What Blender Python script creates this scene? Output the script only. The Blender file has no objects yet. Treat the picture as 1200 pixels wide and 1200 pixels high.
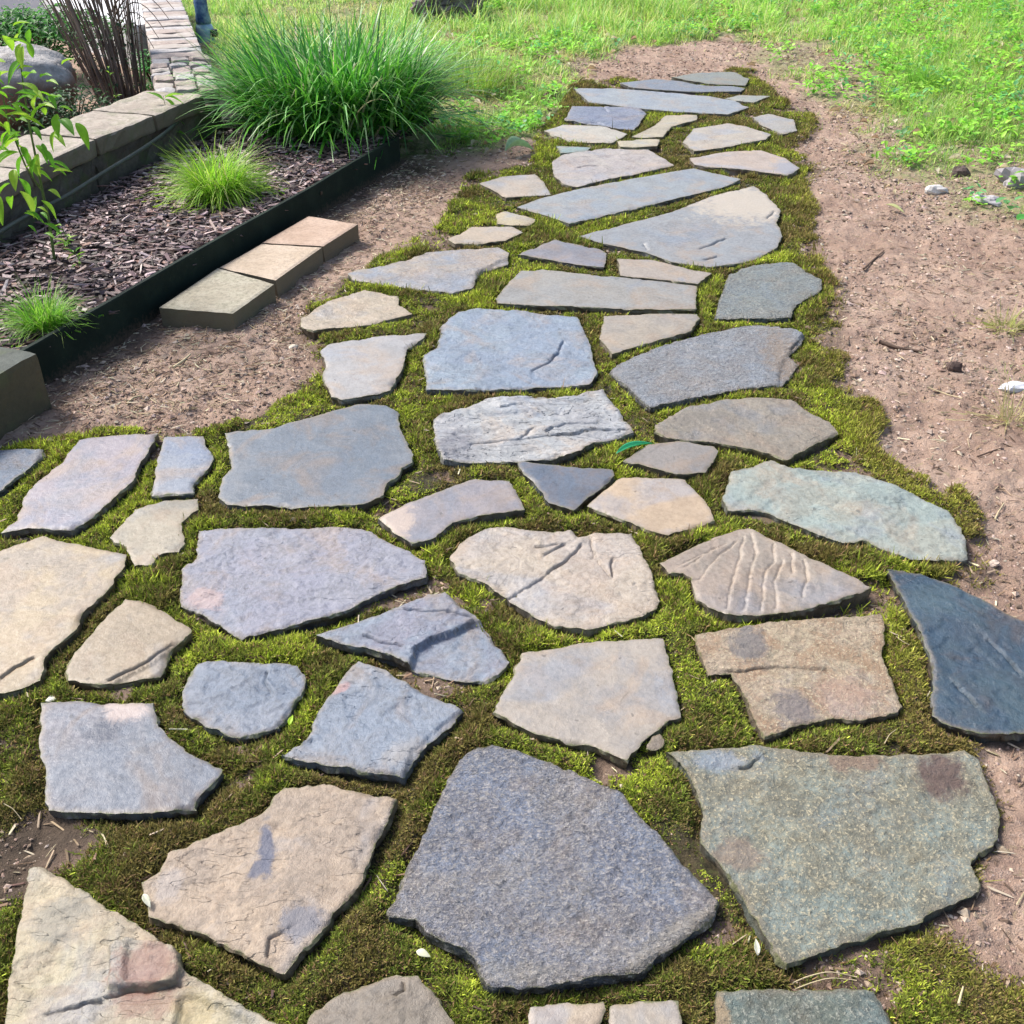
import bpy, math, random
import numpy as np
from mathutils import Vector
from mathutils.geometry import delaunay_2d_cdt

# ---------------------------------------------------------------- camera, light, exposure
F, YH, H = 1150.0, -210.0, 1.45            # focal length and horizon row of the 1200 px photograph, lens height in metres
PITCH = math.atan((600 - YH) / F)
SP, CP = math.sin(PITCH), math.cos(PITCH)
scene = bpy.context.scene
cam_d = bpy.data.cameras.new('camera'); cam = bpy.data.objects.new('camera', cam_d)
scene.collection.objects.link(cam); scene.camera = cam
cam_d.sensor_width = 36; cam_d.sensor_height = 36; cam_d.lens = 36 * F / 1200
cam_d.clip_start = 0.05; cam_d.clip_end = 3000
cam.location = (0, 0, H); cam.rotation_euler = (math.pi / 2 - PITCH, 0, 0)

SUN_EL, SUN_AZ = 48.0, -58.0               # azimuth: 0 = straight ahead (+Y), negative = to the left
world = bpy.data.worlds.new('World'); scene.world = world; world.use_nodes = True
wn = world.node_tree.nodes; wl = world.node_tree.links
bg = wn['Background']
sky = wn.new('ShaderNodeTexSky'); sky.sky_type = 'NISHITA'; sky.sun_disc = False
sky.sun_elevation = math.radians(SUN_EL); sky.sun_rotation = math.radians(SUN_AZ)
sky.air_density = 1.0; sky.dust_density = 4.0; sky.ozone_density = 1.0
wl.new(sky.outputs[0], bg.inputs[0]); bg.inputs[1].default_value = 0.097
sun_d = bpy.data.lights.new('sun', 'SUN'); sun_o = bpy.data.objects.new('sun', sun_d)
scene.collection.objects.link(sun_o)
sun_d.energy = 2.1; sun_d.angle = math.radians(13); sun_d.color = (1.0, 0.955, 0.90)
el, az = math.radians(SUN_EL), math.radians(SUN_AZ)
sv = Vector((math.sin(az) * math.cos(el), math.cos(az) * math.cos(el), math.sin(el)))
sun_o.rotation_euler = sv.to_track_quat('Z', 'Y').to_euler(); sun_o.location = (0, 0, 20)
scene.view_settings.view_transform = 'Standard'; scene.view_settings.look = 'None'
scene.view_settings.exposure = 1.22; scene.view_settings.gamma = 1.0
scene.view_settings.use_curve_mapping = False

rng = np.random.default_rng(11); random.seed(11)
col = scene.collection

# ---------------------------------------------------------------- helpers
def at(x, y, z=0.0):
    """point of the photograph -> point on the level z in metres"""
    dx, dy = (x - 600) / F, -(y - 600) / F
    v = (dx, CP + dy * SP, -SP + dy * CP)
    t = (z - H) / v[2]
    return (v[0] * t, v[1] * t)
def atY(x, y, Y):
    """point of the photograph -> point in the upright plane at distance Y"""
    dx, dy = (x - 600) / F, -(y - 600) / F
    v = (dx, CP + dy * SP, -SP + dy * CP)
    t = Y / v[1]
    return Vector((v[0] * t, Y, H + v[2] * t))
def P(pts, z=0.0): return np.array([at(a, b, z) for a, b in pts])
def depth(y): return y * CP + H * SP

def h2(ix, iy, s):
    n = (ix.astype(np.int64) * 374761393 + iy.astype(np.int64) * 668265263 + s * 1442695041) & 0xffffffff
    n = ((n ^ (n >> 13)) * 1274126177) & 0xffffffff
    n = (n ^ (n >> 16)) & 0xffffffff
    return n / 4294967295.0
def vnoise(x, y, s=0):
    x = np.asarray(x, float); y = np.asarray(y, float)
    ix = np.floor(x); iy = np.floor(y); fx = x - ix; fy = y - iy
    u = fx ** 3 * (fx * (fx * 6 - 15) + 10); v = fy ** 3 * (fy * (fy * 6 - 15) + 10)
    a = h2(ix, iy, s); b = h2(ix + 1, iy, s); c = h2(ix, iy + 1, s); d = h2(ix + 1, iy + 1, s)
    return (a + (b - a) * u) * (1 - v) + (c + (d - c) * u) * v
def fbm(x, y, sc, s=0, o=4, g=0.5):
    """0-mean fractal noise, feature size sc metres"""
    r = 0; a = 1.0; t = 0; f = 1.0 / sc
    for k in range(o):
        c, si = math.cos(k * 1.1 + s), math.sin(k * 1.1 + s)
        r = r + a * (vnoise((x * c - y * si) * f + 17.3 * k, (x * si + y * c) * f - 9.1 * k, s * 7 + k) - 0.5)
        t += a; a *= g; f *= 2.03
    return r / t * 2
def sstep(a, b, x):
    t = np.clip((x - a) / (b - a), 0, 1); return t * t * (3 - 2 * t)
def sdf(px, py, poly):
    """signed distance to a closed polygon, negative inside"""
    px = np.asarray(px, float); py = np.asarray(py, float)
    d = np.full(px.shape, 1e9); ins = np.zeros(px.shape, bool)
    n = len(poly)
    for i in range(n):
        ax, ay = poly[i]; bx, by = poly[(i + 1) % n]
        ex, ey = bx - ax, by - ay; wx, wy = px - ax, py - ay
        t = np.clip((wx * ex + wy * ey) / (ex * ex + ey * ey + 1e-12), 0, 1)
        d = np.minimum(d, (wx - ex * t) ** 2 + (wy - ey * t) ** 2)
        if ay != by:
            c = ((ay > py) != (by > py)) & (px < (bx - ax) * (py - ay) / (by - ay) + ax)
            ins ^= c
    d = np.sqrt(d)
    return np.where(ins, -d, d)
def dline(px, py, line):
    d = np.full(np.shape(px), 1e9); side = np.zeros(np.shape(px))
    for (ax, ay), (bx, by) in zip(line[:-1], line[1:]):
        ex, ey = bx - ax, by - ay; wx, wy = px - ax, py - ay
        t = np.clip((wx * ex + wy * ey) / (ex * ex + ey * ey + 1e-12), 0, 1)
        q = (wx - ex * t) ** 2 + (wy - ey * t) ** 2
        side = np.where(q < d, np.sign(ex * wy - ey * wx), side); d = np.minimum(d, q)
    return np.sqrt(d), side

def lin(c):
    return tuple(((v / 255) / 12.92 if v <= 10 else (((v / 255) + 0.055) / 1.055) ** 2.4) for v in c)

def make_mesh(name, V, Fc, mat=None, parent=None, smooth=True, colr=None):
    """V (n,3); Fc: list of (m,k) int arrays or ragged list of lists; colr (n,3) per point"""
    me = bpy.data.meshes.new(name)
    V = np.asarray(V, np.float32)
    if isinstance(Fc, np.ndarray): Fc = [Fc]
    if len(Fc) and isinstance(Fc[0], np.ndarray):
        loops = np.concatenate([f.ravel() for f in Fc]).astype(np.int32)
        tot = np.concatenate([np.full(len(f), f.shape[1]) for f in Fc]).astype(np.int32)
    else:
        loops = np.array([i for f in Fc for i in f], np.int32); tot = np.array([len(f) for f in Fc], np.int32)
    st = np.concatenate([[0], np.cumsum(tot)[:-1]]).astype(np.int32)
    me.vertices.add(len(V)); me.vertices.foreach_set('co', V.ravel())
    me.loops.add(len(loops)); me.loops.foreach_set('vertex_index', loops)
    me.polygons.add(len(tot)); me.polygons.foreach_set('loop_start', st)
    me.update(calc_edges=True)
    me.polygons.foreach_set('use_smooth', np.full(len(tot), smooth, bool))
    if colr is not None:
        a = me.color_attributes.new('tint', 'FLOAT_COLOR', 'POINT')
        c4 = np.ones((len(V), 4), np.float32); c4[:, :3] = colr
        a.data.foreach_set('color', c4.ravel())
    me.update()
    o = bpy.data.objects.new(name, me); col.objects.link(o)
    if mat: me.materials.append(mat)
    if parent: o.parent = parent
    return o
def tag(o, label=None, cat=None, group=None, kind=None):
    if label: o['label'] = label
    if cat: o['category'] = cat
    if group: o['group'] = group
    if kind: o['kind'] = kind
    return o
def empty(name, loc):
    o = bpy.data.objects.new(name, None); o.location = loc; o.empty_display_size = 0.1
    col.objects.link(o); return o

def local(V, base):
    V = np.array(V, float); V[:, 0] -= base[0]; V[:, 1] -= base[1]; V[:, 2] -= base[2]; return V

# ---------------------------------------------------------------- materials
class NT:
    def __init__(s, name):
        s.m = bpy.data.materials.new(name); s.m.use_nodes = True
        s.t = s.m.node_tree; s.n = s.t.nodes; s.l = s.t.links
        s.b = s.n['Principled BSDF']; s.out = s.n['Material Output']
        s.tc = s.n.new('ShaderNodeTexCoord')
    def put(s, sock, v):
        if v is None: return
        if hasattr(v, 'is_linked') or isinstance(v, bpy.types.NodeSocket): s.l.new(v, sock)
        elif isinstance(v, (tuple, list)) and len(v) == 3 and sock.type == 'RGBA': sock.default_value = (*v, 1)
        else: sock.default_value = v
    def noise(s, scale, detail=4, rough=0.55, dist=0.0, vec=None, ntype=None, off=None):
        n = s.n.new('ShaderNodeTexNoise'); n.inputs['Scale'].default_value = scale
        n.inputs['Detail'].default_value = detail; n.inputs['Roughness'].default_value = rough
        n.inputs['Distortion'].default_value = dist
        s.l.new(vec if vec is not None else s.tc.outputs['Object'], n.inputs['Vector'])
        return n.outputs['Fac']
    def vor(s, scale, feature='F1', out='Distance', vec=None):
        n = s.n.new('ShaderNodeTexVoronoi'); n.feature = feature; n.inputs['Scale'].default_value = scale
        s.l.new(vec if vec is not None else s.tc.outputs['Object'], n.inputs['Vector'])
        return n.outputs[out]
    def ramp(s, fac, a, b, ca=0.0, cb=1.0, ease=True):
        n = s.n.new('ShaderNodeMapRange'); n.interpolation_type = 'SMOOTHSTEP' if ease else 'LINEAR'
        s.put(n.inputs['Value'], fac); n.inputs['From Min'].default_value = a; n.inputs['From Max'].default_value = b
        n.inputs['To Min'].default_value = ca; n.inputs['To Max'].default_value = cb
        return n.outputs['Result']
    def mix(s, fac, a, b, mode='MIX'):
        n = s.n.new('ShaderNodeMix'); n.data_type = 'RGBA'; n.blend_type = mode
        s.put(n.inputs[0], fac); s.put(n.inputs[6], a); s.put(n.inputs[7], b); return n.outputs[2]
    def math(s, op, a, b=None, c=None):
        n = s.n.new('ShaderNodeMath'); n.operation = op
        s.put(n.inputs[0], a)
        if b is not None: s.put(n.inputs[1], b)
        if c is not None: s.put(n.inputs[2], c)
        return n.outputs[0]
    def mapping(s, scale=(1, 1, 1), rot=(0, 0, 0), loc=(0, 0, 0)):
        n = s.n.new('ShaderNodeMapping'); n.inputs['Scale'].default_value = scale
        n.inputs['Rotation'].default_value = rot; n.inputs['Location'].default_value = loc
        s.l.new(s.tc.outputs['Object'], n.inputs['Vector']); return n.outputs[0]
    def bump(s, h, strength, dist, normal=None):
        n = s.n.new('ShaderNodeBump'); n.inputs['Strength'].default_value = strength; n.inputs['Distance'].default_value = dist
        s.put(n.inputs['Height'], h)
        if normal is not None: s.l.new(normal, n.inputs['Normal'])
        return n.outputs[0]
    def attr(s, name='tint'):
        n = s.n.new('ShaderNodeAttribute'); n.attribute_name = name; return n.outputs['Color']
    def fin(s, color, rough=0.7, normal=None, spec=0.5, trans=0.0):
        s.put(s.b.inputs['Base Color'], color); s.put(s.b.inputs['Roughness'], rough)
        s.put(s.b.inputs['Specular IOR Level'], spec)
        if normal is not None: s.l.new(normal, s.b.inputs['Normal'])
        if trans:
            tr = s.n.new('ShaderNodeBsdfTranslucent'); s.put(tr.inputs['Color'], color)
            mx = s.n.new('ShaderNodeMixShader'); mx.inputs[0].default_value = trans
            s.l.new(s.b.outputs[0], mx.inputs[1]); s.l.new(tr.outputs[0], mx.inputs[2]); s.l.new(mx.outputs[0], s.out.inputs[0])
        return s.m

def leaf_mat(name, rough=0.5, trans=0.35, spec=0.4, gain=(1, 1, 1)):
    t = NT(name); a = t.attr()
    n = t.noise(60, 2); c = t.mix(t.ramp(n, .3, .7, 0, .35), a, (0.55, 0.6, 0.4), 'MULTIPLY')
    c = t.mix(1.0, c, gain, 'MULTIPLY')
    return t.fin(c, rough, spec=spec, trans=trans)

M_moss = leaf_mat('moss_leaves', .75, .30, .25)
M_grass = leaf_mat('grass_blades', .5, .45, .35)
M_blade = leaf_mat('strap_leaves', .38, .35, .5)
M_leaf = leaf_mat('broad_leaves', .45, .45, .4)
M_dry = leaf_mat('dry_litter', .8, .15, .2)

def mulch_mat():
    t = NT('bark_mulch'); a = t.attr()
    n = t.noise(90, 3, .7, vec=t.mapping((1, 1, 1)))
    c = t.mix(t.ramp(n, .3, .7, .0, .6), a, (.45, .4, .42), 'MULTIPLY')
    return t.fin(c, .62, t.bump(n, .6, .003), .5)
M_mulch = mulch_mat()

def ground_mat():
    t = NT('soil_ground'); a = t.attr()
    sep = t.n.new('ShaderNodeSeparateColor'); t.l.new(a, sep.inputs[0])
    moss, grass, damp_shade = sep.outputs
    n1 = t.noise(2.2, 5, .6); n2 = t.noise(14, 5, .65); n3 = t.noise(70, 4, .7); n4 = t.noise(320, 3, .7)
    soil = t.mix(t.ramp(n1, .35, .68), (.33, .225, .165), (.45, .33, .255))
    soil = t.mix(t.ramp(n2, .35, .7, 0, .65), soil, (.215, .14, .11))
    soil = t.mix(t.ramp(n3, .5, .72, 0, .5), soil, (.47, .37, .31))
    soil = t.mix(t.ramp(t.noise(45, 5, .7, .8), .57, .68, 0, .75), soil, (.10, .068, .05)); soil = t.mix(t.ramp(t.noise(31, 5, .7, .8), .58, .70, 0, .5), soil, (.30, .26, .13))
    soil = t.mix(damp_shade, soil, t.mix(n2, (.05, .037, .026), (.10, .072, .05)))  # darkens the soil: wet dark earth plus painted shade beside the edging
    gr = t.mix(t.ramp(n2, .4, .6), (.10, .11, .04), (.36, .30, .19))
    gr = t.mix(t.ramp(n3, .4, .7), gr, (.16, .26, .05))
    mo = t.mix(t.ramp(n2, .4, .6), (.028, .025, .013), (.07, .055, .028))
    mo = t.mix(t.ramp(n3, .5, .62, 0, .8), mo, (.07, .08, .025)); mo = t.mix(t.ramp(n4, .55, .68, 0, .8), mo, (.15, .11, .065))
    c = t.mix(t.ramp(t.math('ADD', grass, t.math('MULTIPLY', t.math('SUBTRACT', n2, .5), .9)), .3, .7), soil, gr)
    c = t.mix(t.ramp(t.math('ADD', moss, t.math('MULTIPLY', t.math('SUBTRACT', n3, .5), .5)), .35, .65), c, mo)
    hgt = t.math('ADD', t.math('MULTIPLY', n3, .7), t.math('MULTIPLY', n4, .3))
    nb = t.bump(hgt, 1.0, .014)
    return t.fin(c, .82, nb, .3)
M_ground = ground_mat()

def crumb_mat():
    t = NT('soil_crumbs'); a = t.attr(); n = t.noise(150, 3)
    return t.fin(t.mix(t.ramp(n, .35, .7, 0, .5), a, (.5, .45, .42), 'MULTIPLY'), .85, t.bump(n, .7, .002), .25)
M_crumb = crumb_mat()

K = 0.62; WB = (1.02, 1.0, .95)      # the photograph's stone colours freed of the blue sky light
def stone_mat(i, c1, c2, typ, spots, seed):
    t = NT('flagstone_rock'); r = random.Random(seed)
    c1 = tuple(v * K * (1 - .34 * v) * w for v, w in zip(lin(c1), WB)); c2 = tuple(v * K * (1 - .34 * v) * w for v, w in zip(lin(c2), WB))
    mp = t.mapping((1, 1, 1), (0, 0, r.uniform(0, 6)), (r.uniform(-9, 9), r.uniform(-9, 9), 0))
    def rich(c):
        l = .3 * c[0] + .55 * c[1] + .15 * c[2]; return tuple(max(.01, (l + (v - l) * 1.26) * (l / .42) ** .16) for v in c)
    c1 = rich(c1); c2 = rich(c2)
    if typ == 'granular': c1 = tuple(v * 1.45 for v in c1); c2 = tuple(min(.7, v * 1.25) for v in c2)
    if typ == 'coarse': c1 = tuple(v * 1.12 for v in c1); c2 = tuple(v * .9 for v in c2)
    big = t.noise(3.2 + r.random() * 2, 4, .55, .6, mp)
    mid = t.noise(16, 5, .62, .4, mp); fine = t.noise(85, 5, .7, 0, mp); grit = t.noise(420, 3, .75, 0, mp)
    c = t.mix(t.ramp(t.math('ADD', big, t.math('MULTIPLY', t.math('SUBTRACT', mid, .5), .5)), .42, .6), c1, c2)
    m = sum(c1) / 3
    warm = (m * 1.22 + .02, m * .96, m * .66); cool = (m * .68, m * .86, m * 1.14)
    c = t.mix(t.ramp(t.noise(6.5, 4, .6, .8, mp), .48, .66, 0, .55), c, warm)
    c = t.mix(t.ramp(t.noise(5.1, 4, .6, .5, t.mapping((1, 1, 1), (0, 0, 1), (r.uniform(-9, 9), 3, 0))), .50, .66, 0, .5), c, cool)
    var = {'granular': .8, 'coarse': 1.0, 'smooth': .28}.get(typ, .45)
    c = t.mix(t.ramp(mid, .40, .64, 0, .5 * var + .16), c, tuple(v * .5 for v in c1)); c = t.mix(t.ramp(t.noise(9, 6, .7, .3, mp), .56, .66, 0, .35), c, tuple(v * w for v, w in zip(c1, (.62, .55, .50))))
    c = t.mix(t.ramp(fine, .46, .68, .0, var * .5), c, tuple(v * .45 for v in c1))
    c = t.mix(t.ramp(fine, .62, .38, .0, var * .45), c, tuple(min(.85, v * 1.55 + .04) for v in c1))
    if typ in ('granular', 'coarse'):
        g = .55 if typ == 'granular' else 1.0
        s1 = t.noise(170, 4, .75, .3, mp); s2 = t.noise(210, 4, .75, .3, t.mapping((1, 1, 1), (0, 0, 2), (4, 8, 1)))
        c = t.mix(t.ramp(t.noise(14, 4, .6, .4, mp), .42, .60, 0, .55 * g), c, tuple(v * w for v, w in zip(c1, (.85, .60, .42))))
        c = t.mix(t.ramp(s1, .50, .64, 0, .9 * g), c, tuple(min(.8, v * 1.6 + .07) for v in c2))
        c = t.mix(t.ramp(s2, .50, .68, 0, .75 * g), c, tuple(v * .45 for v in c1))
    # thin dark hairlines and pits
    pit = t.ramp(t.noise(38, 2, .5, 0, mp), .70, .76, 0, .65)
    c = t.mix(pit, c, tuple(v * .3 for v in c1))
    hl = t.ramp(t.vor(5.5, 'DISTANCE_TO_EDGE', 'Distance', t.mapping((1, 2.4, 1), (0, 0, r.uniform(0, 3)), (r.uniform(-5, 5), 0, 0))), .0, .006, .5, 0)
    c = t.mix(t.math('MULTIPLY', hl, t.ramp(big, .5, .6)), c, tuple(v * .35 for v in c1))
    for (sx, sy, rx, ry, ang, sc_, am) in spots:     # stains with a place and shape of their own
        n = t.n.new('ShaderNodeMapping'); n.vector_type = 'TEXTURE'
        n.inputs['Location'].default_value = (sx, sy, 0); n.inputs['Rotation'].default_value = (0, 0, ang)
        n.inputs['Scale'].default_value = (rx, ry, 1); t.l.new(t.tc.outputs['Object'], n.inputs[0])
        ln = t.n.new('ShaderNodeVectorMath'); ln.operation = 'MULTIPLY'; t.l.new(n.outputs[0], ln.inputs[0]); ln.inputs[1].default_value = (1, 1, 0)
        l2 = t.n.new('ShaderNodeVectorMath'); l2.operation = 'LENGTH'; t.l.new(ln.outputs[0], l2.inputs[0])
        d = t.math('ADD', l2.outputs['Value'], t.math('MULTIPLY', t.math('SUBTRACT', t.noise(22, 6, .72, .6), .5), 2.6))
        c = t.mix(t.ramp(d, 1.25, .55, 0, am), c, tuple(v * K for v in lin(sc_)))
    # side faces: earthy tint with the gap shade painted in; dirty, mossy rims
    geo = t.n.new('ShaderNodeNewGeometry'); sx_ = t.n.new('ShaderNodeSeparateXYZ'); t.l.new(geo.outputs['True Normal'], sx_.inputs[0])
    rim = t.n.new('ShaderNodeSeparateColor'); t.l.new(t.attr(), rim.inputs[0])
    dirt = t.math('ADD', rim.outputs[0], t.math('MULTIPLY', t.math('SUBTRACT', t.noise(26, 5, .7, .5), .5), 1.1))
    c = t.mix(t.ramp(dirt, .5, 1.05, 0, .42), c, t.mix(mid, (.14, .10, .06), (.30, .235, .16)))
    c = t.mix(t.ramp(t.math('ADD', rim.outputs[1], t.math('MULTIPLY', t.math('SUBTRACT', fine, .5), 1.6)), .75, 1.1, 0, .7), c, (.10, .12, .03))
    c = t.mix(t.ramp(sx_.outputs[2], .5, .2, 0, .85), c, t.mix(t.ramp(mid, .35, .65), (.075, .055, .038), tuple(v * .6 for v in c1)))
    st = {'granular': 1.0, 'coarse': 1.0, 'smooth': .5, 'cleft': .9}.get(typ, .6)
    hgt = t.math('ADD', t.math('MULTIPLY', fine, .65), t.math('MULTIPLY', grit, .25))
    nb = t.bump(hgt, st, {'granular': .014, 'coarse': .012}.get(typ, .005))
    if typ == 'granular':      # hammered-looking facets, their glints and shading painted into the colour
        fa = t.noise(105, 4, .7, .0, t.mapping((1, 1.5, 1), (0, 0, .25)))
        nb = t.bump(fa, 1.0, .018, nb); c = t.mix(t.ramp(fa, .50, .64, 0, .6), c, tuple(min(.8, v * 1.5 + .06) for v in c2)); c = t.mix(t.ramp(fa, .44, .32, 0, .4), c, tuple(v * .55 for v in c1))
    # split layers: crisp little ledges
    lay = t.noise(5, 4.5, .55, .1, t.mapping((.8, 2.6, 1), (0, 0, r.uniform(-.7, .7)), (r.uniform(-9, 9), 0, 0)))
    k = t.math('MULTIPLY', lay, {'smooth': 6, 'layered': 15}.get(typ, 10)); fl = t.math('FLOOR', k)
    stp = t.math('ADD', fl, t.ramp(t.math('SUBTRACT', k, fl), .90, 1.0))
    msk = t.ramp(t.noise(6, 3, .6, 0, t.mapping((1, 1, 1), (0, 0, 2), (r.uniform(-9, 9), 0, 0))), *((.50, .60) if typ != 'layered' else (.30, .40)))
    nb = t.bump(stp, {'smooth': .22, 'cleft': .6, 'coarse': .4, 'granular': .2, 'layered': .9}.get(typ, .3), .0035, nb); lb = nb.node; lb.inputs['Strength'].default_value = 1; t.l.new(t.math('MULTIPLY', msk, {'smooth': .2, 'cleft': .6, 'coarse': .5, 'granular': .2, 'layered': 1.0}.get(typ, .3)), lb.inputs['Strength'])
    edge = t.ramp(t.math('SUBTRACT', k, fl), .90, .97)
    c = t.mix(t.math('MULTIPLY', t.math('MULTIPLY', edge, msk), {'smooth': .05, 'cleft': .12, 'layered': .4}.get(typ, .05)), c, tuple(v * .4 for v in c1))
    nb = t.bump(mid, st * .28, .01, nb)
    ro = t.ramp(fine, .3, .7, .36, .58) if typ not in ('coarse',) else t.ramp(fine, .3, .7, .5, .75)
    return t.fin(c, ro, nb, .6)

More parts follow.
